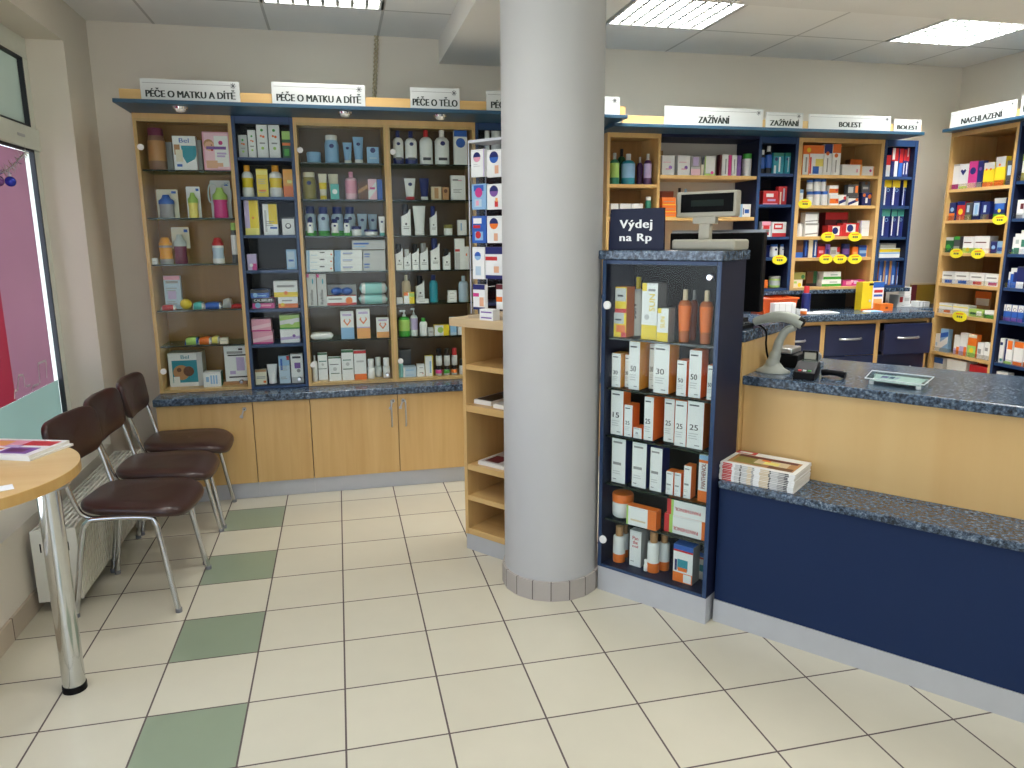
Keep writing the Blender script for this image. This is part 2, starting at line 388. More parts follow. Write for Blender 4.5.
def make(kind, w, h, dep, col, spec='', name=None):
    """one article of merchandise standing on its own origin, front towards -y"""
    c = col.split('/')
    base = P(c[0])
    second = P(c[1]) if len(c) > 1 else P('W')
    third = P(c[2]) if len(c) > 2 else second
    mb = MB()
    if kind == 'carton':
        mb.box(-w / 2, w / 2, -dep / 2, dep / 2, 0, h, base, side=second if len(c) > 1 else None, top=third if len(c) > 2 else (second if len(c) > 1 else None))
        mb.face([(-w / 2 + .0008, -dep / 2 - .0002, h - .006), (w / 2 - .0008, -dep / 2 - .0002, h - .006), (w / 2 - .0008, -dep / 2 - .0002, h - .0054), (-w / 2 + .0008, -dep / 2 - .0002, h - .0054)], P('Gy'))
        art(mb, w, h, -dep / 2, spec)
        return mb.build(name or 'carton')
    if kind == 'slant':
        mb.prism([(-w / 2, 0), (w / 2, 0), (w / 2, h), (.25 * w, h * .86), (-.15 * w, h * .78), (-w / 2, h * .72)], -dep / 2, dep / 2, base)
        art(mb, w, h * .7, -dep / 2, spec)
        o = mb.build(name or 'carton')
        k = MB(); k.lathe([(w * .33, h * .74), (w * .33, h * 1.16), (w * .3, h * 1.2)], second, n=16, c=(-w * .02, 0)); k.build('cap', o)
        return o
    if kind in ('bottle', 'pump', 'spray', 'roll'):
        R = w / 2; e = min(1.0, dep / w)
        cap_r, body_top = {'bottle': (.52, .80), 'pump': (.30, .76), 'spray': (.62, .74), 'roll': (.82, .60)}[kind]
        if 'wide' in spec: cap_r, body_top = .86, .82
        if 'slim' in spec: cap_r = .36
        prof = [(R * .90, 0), (R, h * .02), (R, h * .18), (R * 1.0, h * .22), (R, h * .58), (R * .98, h * (body_top - .12)), (R * max(.8, cap_r), h * (body_top - .03)), (R * cap_r * .95, h * body_top)]
        if 'curvy' in spec: prof = [(R * .9, 0), (R, h * .04), (R, h * .18), (R * .93, h * .30), (R * .88, h * .42), (R * .97, h * .60), (R * .9, h * (body_top - .07)), (R * cap_r * .95, h * body_top)]
        if 'big' in spec: cap_r, body_top = .74, .76; prof[-1] = (R * .74, h * .76); prof[-2] = (R * .9, h * .70)
        if kind == 'spray': prof = [(R * .97, 0), (R, h * .02), (R, h * .24), (R, h * .26), (R, h * .6), (R, h * .70), (R * .9, h * .73), (R * .75, h * .74)]
        if 'square' in spec: prof = [(R * .96, 0), (R, h * .02), (R, h * .18), (R, h * .22), (R, h * .55), (R, h * (body_top - .12)), (R * .7, h * (body_top - .03)), (R * cap_r, h * body_top)]
        if 'taper' in spec: prof = [(R * .72, 0), (R * .74, h * .02), (R * .8, h * .18), (R * .82, h * .22), (R * .94, h * .5), (R, h * (body_top - .1)), (R * .75, h * (body_top - .02)), (R * cap_r, h * body_top)]
        band = [base, base, base, third if len(c) > 2 else base, third if len(c) > 2 else base, base, base]
        if 'foot' in spec: band = [third, third, base, base, base, base, base]
        o = None
        root = bpy.data.objects.new(name or {'pump': 'pump_bottle', 'spray': 'aerosol_can', 'roll': 'roll_on_bottle'}.get(kind, 'bottle'), None); COL.objects.link(root); root.empty_display_size = .03
        mb.lathe(prof, base, 1, e, 22, band=band)
        if 'mark' in spec:   # a small printed oval on the shoulder
            mb.face([(R * .34 * math.cos(2 * PI * k / 14), -R * e * 1.012 - .0006, h * .6 + R * .3 * math.sin(2 * PI * k / 14)) for k in range(14)], P('N'))
        if 'foots' in spec:
            mb.face([(-R * .6, -R * e * 1.01 - .0006, h * .12), (R * .6, -R * e * 1.01 - .0006, h * .12), (R * .6, -R * e * 1.01 - .0006, h * .2), (-R * .6, -R * e * 1.01 - .0006, h * .2)], P('Dg'))
        mb.build('container', root)
        k = MB()
        if kind == 'pump':
            k.lathe([(R * cap_r, h * .76), (R * cap_r, h * .83), (R * .12, h * .84), (R * .12, h * .93)], second, n=14)
            k.box(-R * .75, R * .25, -R * .16, R * .16, h * .93, h * 1.0, second); k.build('pump_head', root, bevel=R * .05)
        else:
            k.lathe([(R * cap_r, h * body_top), (R * cap_r, h * .985), (R * cap_r * .93, h)], second, 1, e if cap_r > .6 and kind == 'bottle' else 1 if cap_r < .6 else e, 18); k.build('cap', root)
        return root
    if kind == 'tube':
        root = bpy.data.objects.new(name or 'tube', None); COL.objects.link(root); root.empty_display_size = .03
        rows = []
        for t in (0, .06, .3, .6, .85, .97, 1.0):
            z = h * (.14 + .86 * t); a = w / 2 * (.72 + .28 * t); b_ = max(.0015, min(dep, w) / 2 * .75 * (1 - t ** 1.5))
            rows.append([(a * math.cos(2 * PI * k / 20), b_ * math.sin(2 * PI * k / 20), z) for k in range(20)])
        mb.grid(rows, base, band=[base, base, third if len(c) > 2 else base, base, base, base]); mb.cap(rows[-1], base); mb.cap(rows[0], base, True)
        if 'mark' in spec: mb.face([(w * .18 * math.cos(2 * PI * k / 14), -min(dep, w) * .30, h * .72 + w * .15 * math.sin(2 * PI * k / 14)) for k in range(14)], P('N'))
        mb.build('container', root)
        k = MB(); k.lathe([(w * .36, 0), (w * .38, h * .01), (w * .38, h * .15), (w * .34, h * .155)], second, 1, min(1, dep / w * 1.1), 18); k.build('cap', root)
        return root
    if kind == 'jar':
        root = bpy.data.objects.new(name or 'jar', None); COL.objects.link(root); root.empty_display_size = .03
        R = w / 2; mb.lathe([(R * .8, 0), (R * .95, h * .06), (R * .97, h * .3), (R * .97, h * .55), (R * .95, h * .66)], base, n=24, band=[base, base, third if len(c) > 2 else base, base]); mb.build('container', root)
        k = MB(); k.lathe([(R, h * .66), (R, h * .95), (R * .93, h)], second, n=24); k.build('lid', root)
        return root
    if kind == 'tub':
        R = w / 2; e = min(1, dep / w)
        mb.lathe([(R * .97, 0), (R, h * .03), (R, h * .2), (R, h * .62), (R, h * .78), (R, h * .97), (R * .96, h)], base, 1, e, 24, band=[base, base, third if len(c) > 2 else base, base, second, second]); return mb.build(name or 'tub')
    if kind == 'pack':       # soft wrapped pack, crimped at both ends
        rows = []
        for t in (-1, -.94, -.86, -.6, 0, .6, .86, .94, 1):
            k_ = .10 if abs(t) > .97 else .32 if abs(t) > .9 else .85 if abs(t) > .8 else 1.0
            rows.append([(t * w / 2, dep / 2 * (1.0 if abs(t) < .9 else .93) * math.copysign(abs(math.cos(a)) ** .5, math.cos(a)), h / 2 + h / 2 * k_ * math.copysign(abs(math.sin(a)) ** .6, math.sin(a))) for a in [2 * PI * j / 20 for j in range(20)]])
        bd = [base, base, second if len(c) > 1 else base, base, base, third if len(c) > 2 else base, base, base]
        mb.grid(rows, base, band=bd); mb.cap(rows[0], base, True); mb.cap(rows[-1], base); return mb.build(name or 'wipes_pack')
    if kind == 'sachet':      # small flat packet lying on the shelf
        rows = [[(w / 2 * t, y, z) for y, z in ((-dep / 2, .001), (-dep / 2 * .9, h * k_), (dep / 2 * .9, h * k_), (dep / 2, .001))] for t, k_ in ((-1, .25), (-.8, .9), (0, 1), (.8, .9), (1, .25))]
        mb.grid(rows, base, band=[second, base, base, second]); mb.cap(rows[0], base, True); mb.cap(rows[-1], base); return mb.build(name or 'packet')
    if kind == 'rattle':
        mb.ball((0, 0, h * .5), (w / 2, w / 2, h / 2), base); return mb.build(name or 'rattle')
    if kind == 'dumbbell':
        mb.ball((-w * .24, 0, h * .5), (w * .27, w * .25, h * .5), base); mb.ball((w * .24, 0, h * .5), (w * .27, w * .25, h * .48), base); mb.tube([(-w * .25, 0, h * .5), (w * .25, 0, h * .5)], h * .3, base); return mb.build(name or 'teether')
    if kind == 'cup':         # feeding bottle: base colour, cap colour, band colour
        root = bpy.data.objects.new(name or 'feeding_bottle', None); COL.objects.link(root); root.empty_display_size = .03
        R = w / 2
        mb.lathe([(R * .9, 0), (R, h * .04), (R, h * .2), (R * .9, h * .42), (R, h * .62), (R * .96, h * .70)], base, n=22, band=[base, base, third if len(c) > 2 else base, third if len(c) > 2 else base, base]); mb.build('container', root)
        k = MB(); k.lathe([(R * .95, h * .68), (R * .97, h * .80), (R * .8, h * .82), (R * .66, h * .93), (R * .5, h)], second, n=22); k.build('cap', root)
        return root
    if kind == 'blister':     # card with a cup in front: colours cup / lid / card
        root = bpy.data.objects.new(name or 'blister_pack', None); COL.objects.link(root); root.empty_display_size = .03
        k = MB(); z0 = h * .42 if 'high' in spec else 0
        k.prism([(-w / 2, z0), (w / 2, z0), (w / 2, h * .97), (w * .46, h), (-w * .46, h), (-w / 2, h * .97)], dep * .18, dep * .18 + .002, third)
        k.face([(w * .2, dep * .18 - .0006, h * .86), (w * .42, dep * .18 - .0006, h * .86), (w * .42, dep * .18 - .0006, h * .94), (w * .2, dep * .18 - .0006, h * .94)], P('B'))
        k.build('card', root)
        R = w * .36; y0 = -dep * .18
        mb.lathe([(R * .9, 0), (R, h * .03), (R * .9, h * .3), (R, h * .48)], base, 1, .8, 20, c=(0, y0)); mb.build('container', root)
        k = MB(); k.lathe([(R * 1.02, h * .48), (R * 1.02, h * .6), (R * .6, h * .68), (R * .4, h * .8)], second, 1, .8, 20, c=(0, y0)); k.build('cap', root)
        if 'handles' in spec:
            for sgn in (-1, 1):
                k = MB(); k.tube([(sgn * R * .95, y0, h * .4), (sgn * w * .52, y0, h * .45), (sgn * w * .55, y0, h * .7), (sgn * w * .42, y0, h * .9), (sgn * w * .12, y0, h * .86)], w * .035, P('Cl')); k.build('handle', root)
        return root
    raise ValueError(kind)

ORD = 'first second third fourth fifth sixth seventh eighth ninth tenth eleventh twelfth thirteenth fourteenth fifteenth sixteenth'.split()
CAT = dict(carton='carton', slant='carton', bottle='bottle', pump='pump bottle', spray='spray can', roll='bottle', tube='tube', jar='jar', tub='tub', pack='wet wipes', sachet='packet', rattle='toy', dumbbell='toy', cup='baby bottle', blister='baby bottle')

LIM = {'window-end showcase': (-.368, .126), 'tall navy showcase': (.1685, .4765), 'middle wooden showcase': (.519, 1.0325), 'showcase behind tights stand': (1.075, 1.59), 'navy counter showcase': (-.539, -.051), 'wooden bay beside pillar': (2.526, 2.859), 'open shelf behind till': (2.894, 3.618), 'narrow navy bay': (3.652, 3.913), 'wide wooden bay': (3.977, 4.613), 'end navy bay': (4.672, 4.906), 'side wall rack': (.009, .524), 'navy side rack': (.573, 1.12)}
def boards(unit):
    A_, B_, C_ = LZ['A'], LZ['B'], LZ['C']
    return {'window-end showcase': (A_, .008, 2.30), 'tall navy showcase': (B_, .018, 2.30), 'navy showcase behind pillar': (B_, .018, 2.30), 'middle wooden showcase': (C_, .008, 2.30), 'showcase behind tights stand': (C_, .008, 2.30), 'navy counter showcase': (PED, .008, 1.488),
            'wooden bay beside pillar': ([1.956, 1.739, 1.47], .022, CRZ - .024), 'open shelf behind till': ([2.02, 1.739, 1.45], .024, CRZ - .024), 'narrow navy bay': ([2.04, 1.827, 1.60, 1.452], .02, CRZ - .024), 'wide wooden bay': ([2.035, 1.822, 1.60, 1.447], .022, CRZ - .024),
            'end navy bay': ([2.03, 1.818, 1.592, 1.437], .02, CRZ - .024)}.get(unit, ([], 0, 9))
def row(fr, unit, shelf, ref, z, items, d=0.05, mind=0.04, maxd=0.16, backd=0.24):
    """ITEMS: (u0, u1, v_top, kind, colours, print, description, options). Edges are read off the photograph once and become real widths and heights
    on the shelf's own plane; opt d = further back, on = stacked on the item before it, txt = words on the front, dep = depth"""
    base_items = sorted([it for it in items if not (len(it) > 7 and it[7].get('on'))], key=lambda it: it[0] + it[1])
    order = {id(it): k for k, it in enumerate(base_items)}
    prev_top = z; prev_ord = 0; prev_dd = d
    bz, bt, top_z = boards(unit); zmax = min([b - bt for b in bz if b > z + .03] + [top_z]) - .002
    for it in items:
        u0, u1, v0, kind, colr, spec, desc = it[:7]
        o_ = it[7] if len(it) > 7 else {}
        on = o_.get('on')
        dd = d + o_.get('d', 0.0)
        x0, _ = fr.px(u0, (v0 + 5), dd); x1, _ = fr.px(u1, (v0 + 5), dd)
        if unit in LIM: x0, x1 = max(x0, LIM[unit][0]), min(x1, LIM[unit][1])
        _, zt = fr.px((u0 + u1) / 2, v0, dd)
        zb = prev_top + .0006 if on else z + 0.0006
        if 'vb' in o_: zb = fr.px((u0 + u1) / 2, o_['vb'], dd)[1]
        w = max(.012, abs(x1 - x0) - .002); h = max(.012, zt - zb)
        h = min(h, (zmax - zb) / (1.2 if kind == 'slant' else 1.0))
        dep = o_.get('dep') or (min(max(w * .55, mind), maxd) if kind == 'carton' else min(w, .11))
        if kind in ('pack', 'sachet'): dep = o_.get('dep', .10)
        dep = min(dep, backd - (dd - d) + (0.0 if 'dep' not in o_ else .05))
        if kind not in ('carton', 'slant', 'pack', 'sachet', 'blister'):      # round goods: their outline lies in their middle plane
            x0, _ = fr.px(u0, v0 + 5, dd + dep / 2); x1, _ = fr.px(u1, v0 + 5, dd + dep / 2)
            if unit in LIM: x0, x1 = max(x0, LIM[unit][0]), min(x1, LIM[unit][1])
            zt = fr.px((u0 + u1) / 2, v0, dd + dep / 2)[1]; w = max(.012, x1 - x0 - .002); h = min(max(.012, zt - zb), zmax - zb); dep = min(dep, w)
        ob = make(kind, w, h, dep, colr, spec)
        if 'txt' in o_:
            t = o_['txt']; t = t if isinstance(t[0], tuple) else (t,)
            for (s_, tw, tz, tk, *more) in t:
                vert = more[0] if more else None
                hh = more[1] if len(more) > 1 else None
                lettering(s_, tw * (h if vert == 'up' else w), P(tk), ob, ((o_.get('tx', 0)) * w, -dep / 2 - .0013, tz * h), rot=(PI / 2, {'up': -PI / 2, 'flip': PI}.get(vert, 0), 0), height=hh * (w if vert == 'up' else h) if hh else None, heavy=.0004)
        p = fr.at((x0 + x1) / 2, dd + dep / 2, zb)
        put(ob, p, fr.rz + math.radians(o_.get('rot', 0)))
        nth = prev_ord if on else order[id(it)]
        lab = '%s, %s from %s, %s, %s' % (desc, ORD[nth], ref, shelf, unit)
        tag(ob, lab, o_.get('cat', CAT[kind]), 'goods on the %s, %s' % (shelf, unit))
        prev_top = zb + h if kind != 'slant' else zb + h; prev_ord = nth

# ------------------------------------------------------------------ the room
WALLM = mat('wall_paint', 'dad2c3', rough=0.75, noise=0.02, scale=6)
CEILP = mat('beam_paint', 'e2dfd8', rough=0.8, noise=0.02, scale=5)
XL, XR, YB, YF, ZC = -0.66, 5.55, 2.65, -4.7, 2.885
m = MB(); m.box(XL - .4, XR + .2, YF - .2, YB + .2, -.1, 0, tiled('floor_tiles', .333, .333, 0, 0, .0065, 'c2bdaa', '564a48', accent=(0, '84907a'), var=.03, rough=.28, mottled=.04))
struct('floor', m)
m = MB(); m.box(XL - .3, XR + .12, YB, YB + .12, 0, ZC + .25, WALLM); struct('wall_back', m)
m = MB(); m.box(XR, XR + .12, YF, YB, 0, ZC + .25, WALLM); struct('wall_right', m)
SX0, SX1, SZ0, SZ1 = -.5, 1.9, .35, 2.62      # shop window behind the photographer
m = MB()
m.box(XL - .3, SX0, YF - .12, YF, 0, ZC + .25, WALLM); m.box(SX1, XR + .12, YF - .12, YF, 0, ZC + .25, WALLM)
m.box(SX0, SX1, YF - .12, YF, 0, SZ0, WALLM); m.box(SX0, SX1, YF - .12, YF, SZ1, ZC + .25, WALLM)
struct('wall_front', m)
WY0, WY1, WZ0, WZ1 = -1.7, 2.2, .41, 2.665
m = MB()
m.box(XL - .30, XL, WY1, YB, 0, ZC + .25, WALLM); m.box(XL - .30, XL, YF, WY0, 0, ZC + .25, WALLM)
m.box(XL - .30, XL, WY0, WY1, 0, WZ0, WALLM); m.box(XL - .30, XL, WY0, WY1, WZ1, ZC + .25, WALLM)
struct('wall_left', m)
SKIRT = tiled('skirting_tiles', .333, 10, 0, -5, .006, 'b9ab98', '5c4d4a', axes=(1, 2), rough=.35)
m = MB(); m.box(XL, XL + .012, YF, YB, 0, .095, SKIRT); struct('baseboard_left', m)
m = MB(); m.box(2.6, XR, YB - .012, YB, 0, .095, SKIRT); struct('baseboard_back', m)

# ceiling: mineral panels in a metal grid, with openings where the lamps sit
MOD, GX, GY = .666, -.287, 2.095
LAMPS = [(1, 0), (4, 0), (7, 0), (5, 1), (7, 1), (1, 3), (4, 4), (7, 4), (1, 6), (4, 7)]  # the two staff-side lamps hidden by the beam are added for brightness
CEILM = tiled('ceiling_panels', MOD, MOD, GX, GY, .016, 'eceae4', 'c4c1ba', var=.012, rough=.8, mottled=.02)
m = MB()
for i in range(-1, 10):
    for j in range(-1, 11):
        if (i, j) in LAMPS: continue
        x0, x1, y1, y0 = max(GX + MOD * i, XL), min(GX + MOD * (i + 1), XR), min(GY - MOD * (j - 1) - MOD, YB), max(GY - MOD * (j + 1), YF)
        if j == -1: y0, y1 = GY, YB
        if x1 > x0 and y1 > y0: m.face([(x0, y0, ZC), (x0, y1, ZC), (x1, y1, ZC), (x1, y0, ZC)], CEILM)
m.box(XL - .3, XR + .1, YF - .1, YB + .1, ZC + .2, ZC + .25, CEILM)
struct('ceiling', m)
m = MB(); m.box(1.437, 1.93, YF, YB, 2.735, ZC + .05, CEILP); struct('ceiling_beam', m)
m = MB(); m.box(1.93, XR, .18, .76, 2.628, ZC + .05, CEILP); struct('ceiling_beam', m)

PX, PY = 1.637, .666
m = MB(); m.lathe([(.2185, 0), (.2185, 2.78)], mat('pillar_plaster', 'b6b6b5', rough=.7, noise=.03, scale=7, bump=.15), n=64, c=(PX, PY)); struct('pillar', m)
m = MB(); RT = mat('pillar_tiles', 'aca59e', rough=.4, noise=.05)
for k in range(17):
    a0, a1 = 2 * PI * (k + .02) / 17, 2 * PI * (k + .98) / 17
    for (ra, rb, za, zb) in ((.2318, .2318, 0, .092), (.2318, .216, .092, .092)):
        m.face([(PX + ra * math.cos(a0), PY + ra * math.sin(a0), za), (PX + ra * math.cos(a1), PY + ra * math.sin(a1), za), (PX + rb * math.cos(a1), PY + rb * math.sin(a1), zb), (PX + rb * math.cos(a0), PY + rb * math.sin(a0), zb)], RT)
m.lathe([(.227, 0), (.227, .091)], mat('tile_joint', '4a403c', rough=.8), n=34, c=(PX, PY)); struct('trim_1', m)

# window in the left wall
WF = mat('window_frame_white', 'd9dcd0', rough=.35)
GASK = mat('rubber_gasket', '20242a', rough=.6)
win = thing('window_1', 'white framed window with pink film and a top light', None); del win['label']; win['kind'] = 'structure'
X0, X1 = -.905, -.845
m = MB()
for (a, b) in ((WY1 - .075, WY1), (WY0, WY0 + .075), (.30, .40)): m.box(X0, X1, a, b, WZ0 + .0802, 2.0848, WF); m.box(X0, X1, a, b, 2.2002, WZ1 - .1102, WF)
m.box(X0, X1, WY0, WY1, WZ1 - .11, WZ1, WF); m.box(X0, X1, WY0, WY1, WZ0, WZ0 + .08, WF); m.box(X0 - .01, X1 + .012, WY0, WY1, 2.085, 2.20, WF)
m.build('window_frame', win, bevel=.004)
m = MB()
for (a, b, c, d) in ((.40, WY1 - .075, WZ0 + .08, 2.085), (.40, WY1 - .075, 2.20, WZ1 - .11), (WY0 + .075, .30, WZ0 + .08, 2.085), (WY0 + .075, .30, 2.20, WZ1 - .11)):
    for q in ((a, a + .012, c, d), (b - .012, b, c, d), (a, b, c, c + .012), (a, b, d - .012, d)): m.box(X1 - .022, X1 + .002, *q, GASK)
m.build('gasket', win)
m = MB()
for (a, b) in ((.40, WY1 - .075), (WY0 + .075, .30)): m.box(-.878, -.872, a, b, WZ0 + .08, 2.085, glass('window_glass', (.96, .97, .97), .08))
m.build('pane', win)
m = MB()
for (a, b) in ((.40, WY1 - .075), (WY0 + .075, .30)): m.box(-.878, -.872, a, b, 2.20, WZ1 - .11, film('top_light_glass', 'aab0a4', .55))
m.build('frosted_pane', win)
w_ = ray(9, 350); q_ = CAM_C + w_ * ((-.868 - CAM_C.x) / w_.x)
m = MB(); m.box(-.871, -.8695, q_.y, 2.06, .83, 2.07, film('pink_film', 'b2929e', .62)); m.build('printed_film', win)
m = MB(); w_ = ray(9, 350); q_ = CAM_C + w_ * ((-.868 - CAM_C.x) / w_.x); m.box(-.871, -.8695, .412, q_.y, .83, 2.07, film('red_film', 'b0566a', .6)); m.build('printed_film', win)
m = MB(); m.box(-.871, -.8695, .412, 2.113, .49, .829, film('frosted_film', 'aabab2', .6)); m.build('frosted_film', win)
m = MB(); LW = mat('white_ink', 'd8cfd2', rough=.5)
FWI = Frame((-.866, 0, 0), (0, 1, 0))
for line in (((14.6, 399), (14.6, 391), (17.6, 390.2), (18.6, 375.2), (23.4, 375.2), (25, 387)), ((26.4, 386.5), (30.3, 385)), ((32.2, 390), (33.2, 386), (39, 384)), ((40, 383), (38, 363.5), (45.9, 360.5), (46.9, 378))):
    pp = []
    for (u, v) in line:
        w_ = ray(u, v); q = CAM_C + w_ * ((-.866 - CAM_C.x) / w_.x); pp.append((q.y, q.z))
    for a, b in zip(pp[:-1], pp[1:]):
        dy, dz = b[0] - a[0], b[1] - a[1]; l = math.hypot(dy, dz) or 1; ny, nz = -dz / l * .006, dy / l * .006
        m.face([(-.866, a[0] - ny, a[1] - nz), (-.866, b[0] - ny, b[1] - nz), (-.866, b[0] + ny, b[1] + nz), (-.866, a[0] + ny, a[1] + nz)], LW)
m.build('skyline_print', win)
m = MB(); m.box(-.862, -.830, 1.90, 1.99, 2.135, 2.15, SILVER()); m.build('stay', win, bevel=.002)

sw = thing('window_2', 'wide white framed shop window facing the street', None); del sw['label']; sw['kind'] = 'structure'
m = MB()
for x in (SX0, SX0 + 1.17, SX1 - .06): m.box(x, x + .06, YF - .09, YF - .03, SZ0, SZ1, WF)
m.box(SX0, SX1, YF - .09, YF - .03, SZ0, SZ0 + .06, WF); m.box(SX0, SX1, YF - .09, YF - .03, SZ1 - .06, SZ1, WF); m.build('window_frame', sw)
m = MB(); m.box(SX0 + .02, SX1 - .02, YF - .064, YF - .058, SZ0 + .02, SZ1 - .02, glass('window_glass')); m.build('pane', sw)
def portal(name, loc, rot, sx, sy):
    l = bpy.data.lights.new(name, 'AREA'); l.shape = 'RECTANGLE'; l.size = sx * FINAL_SCALE; l.size_y = sy * FINAL_SCALE; l.energy = 1; l.cycles.is_portal = True
    o = bpy.data.objects.new(name, l); COL.objects.link(o); o.location = loc; o.rotation_euler = rot
portal('shop_window_daylight', ((SX0 + SX1) / 2, YF - .14, (SZ0 + SZ1) / 2), (PI / 2, 0, 0), SX1 - SX0, SZ1 - SZ0)
portal('side_window_daylight', (-.965, (WY0 + WY1) / 2, (WZ0 + WZ1) / 2), (0, -PI / 2, 0), WZ1 - WZ0, WY1 - WY0)
# ceiling lamps
LAMP_E = emitter('lamp_tube_light', (1.0, .975, .93), 25.0)
def ceiling_lamp():
    t = thing('ceiling_light', 'x', 'ceiling light')
    m = MB(); s = .318; wl = mat('lamp_white', 'f2f2ee', rough=.3)
    for q in ((-s, s, -s, -s + .012), (-s, s, s - .012, s), (-s, -s + .012, -s, s), (s - .012, s, -s, s)): m.box(*q, -.004, .11, wl)
    m.box(-s, s, -s, s, .11, .115, wl); m.build('housing', t)
    m = MB(); bl = mat('louvre_metal', '9aa09c', rough=.35, metal=.5)
    for k in range(1, 8):
        c = -s + 2 * s * k / 8
        for ax in (0, 1):
            tp = [(-.002, .0), (.002, .0), (.010, .022), (-.010, .022)]
            if ax == 0:
                m.face([(c - .009, -s, 0), (c + .009, -s, 0), (c + .009, s, 0), (c - .009, s, 0)], bl)
                m.face([(c - .009, -s, 0), (c - .009, s, 0), (c - .001, s, .04), (c - .001, -s, .04)], bl); m.face([(c + .009, -s, 0), (c + .009, s, 0), (c + .001, s, .04), (c + .001, -s, .04)], bl)
            else:
                m.face([(-s, c - .009, 0), (s, c - .009, 0), (s, c + .009, 0), (-s, c + .009, 0)], bl)
                m.face([(-s, c - .009, 0), (s, c - .009, 0), (s, c - .001, .04), (-s, c - .001, .04)], bl); m.face([(-s, c + .009, 0), (s, c + .009, 0), (s, c + .001, .04), (-s, c + .001, .04)], bl)
    m.build('louvre', t)
    m = MB(); m.face([(-s + .012, -s + .012, .075), (s - .012, -s + .012, .075), (s - .012, s - .012, .075), (-s + .012, s - .012, .075)], LAMP_E); m.build('light_panel', t)
    return t
lamp0 = ceiling_lamp()
bright = [c for c in lamp0.children if c.name.startswith('light_panel')][0].data.copy(); bright.materials[0] = emitter('boosted_tube_light', (1.0, .985, .97), 44.0)
LN = {(1, 0): 'square louvred ceiling light above the wall showcases, beside the hanging cord', (4, 0): 'square louvred ceiling light beside the round pillar, above the open shelf',
      (7, 0): 'square louvred ceiling light in the corner above the painkiller shelves'}
for n_, (i, j) in enumerate(LAMPS):
    o = lamp0 if n_ == 0 else copy_tree(lamp0)
    if (i, j) in ((4, 0), (7, 0), (5, 1), (7, 1)):      # panels made stronger to brighten the area behind the counter
        for ch in o.children:
            if ch.name.startswith('light_panel'): ch.data = bright
    o.location = (GX + MOD * (i + .5), GY - MOD * (j + .5), ZC)
    o['label'] = LN.get((i, j), 'unseen square louvred ceiling light above the rest of the shop'); o['group'] = 'louvred ceiling lights'

# twisted cord down the back wall
m = MB()
x0, z0 = Frame((0, YB, 0), (1, 0, 0)).px(376.5, 36, -.02); x1, z1 = Frame((0, YB, 0), (1, 0, 0)).px(372.5, 97, -.02)
for ph in (0, PI):
    m.tube([(x0 + (x1 - x0) * k / 60 + .010 * math.cos(k * 1.05 + ph), YB - .02 + .010 * math.sin(k * 1.05 + ph), z0 + (2.352 - z0) * k / 60) for k in range(61)], .006, mat('cream_cord', 'b9ad8f', rough=.7), n=6, smooth_path=False)
tag(m.build('hanging_cord'), 'twisted cream cord hanging down the back wall from the ceiling', 'cord')

# ------------------------------------------------------------------ cabinets along the back wall
FL = Frame((0, 2.33, 0), (1, 0, 0))
def showcase(name, label, fr, x0, x1, z0, z1, depth, body, back, shelves, sh='glass', door=True, hinge=True, rail=.045, group=None, post=.02, top=True, knob='low', sht=.008, base_rail=.018, cat='showcase', inner=None, open_back=False, sh_in=.03, lock=True, d0=0.0):
    w = x1 - x0
    t = thing(name, label, cat, fr.at(x0, d0, 0), fr.rz, group)
    m = MB()
    edge = body; body = NAVY_D() if body is NAVY() else body        # navy boards carry a brighter edge band
    m.box(0, post, 0, depth, z0, z1, body, front=edge); m.box(w - post, w, 0, depth, z0, z1, body, front=edge)
    m.box(post, w - post, 0, depth, z0, z0 + base_rail, body, front=edge)
    if top: m.box(post, w - post, 0, .02, z1 - rail, z1, body, front=edge); m.box(post, w - post, .02, depth, z1 - .02, z1, body)
    m.build('carcass', t, bevel=.0015)
    if not open_back:
        m = MB(); m.box(post, w - post, depth - .012, depth - .004, z0 + base_rail, z1 - .02, back); m.build('back_panel', t)
    for z in shelves:
        m = MB(); m.box(post + .001, w - post - .001, sh_in if sh == 'glass' else .006, depth - .014, z - sht, z, {'glass': glass('shelf_glass', (.80, .90, .86), .10)}.get(sh, sh))
        so = m.build('shelf', t)
        if sh == 'glass':
            m = MB(); m.box(post + .001, w - post - .001, sh_in - .0012, sh_in - .0002, z - sht, z, mat('glass_edge', '0c2018', rough=.2)); m.build('edge', so)
    if door:
        m = MB(); m.box(post * .35, w - post * .35, -.008, -.002, z0 + base_rail * .6, z1 - rail * .7, glass('door_glass', (.96, .98, .97), .11)); g = m.build('glass_door', t)
        if hinge:
            for zz in (z1 - .19, z0 + .14):
                m = MB(); m.lathe([(.018, 0), (.018, .007), (.015, .009)], WHITEP(), n=20); h = m.build('hinge', g); h.rotation_euler = (PI / 2, 0, 0); h.location = (post + .014, -.008, zz)
        if lock:
            m = MB(); m.lathe([(.014, 0), (.014, .014), (.010, .022)], CHROME(), n=18); h = m.build('lock', g); h.rotation_euler = (PI / 2, 0, 0)
            h.location = (w - post - (.035 if knob == 'low' else .018), -.008, z0 + .055 if knob == 'low' else z1 - .06)
    return t

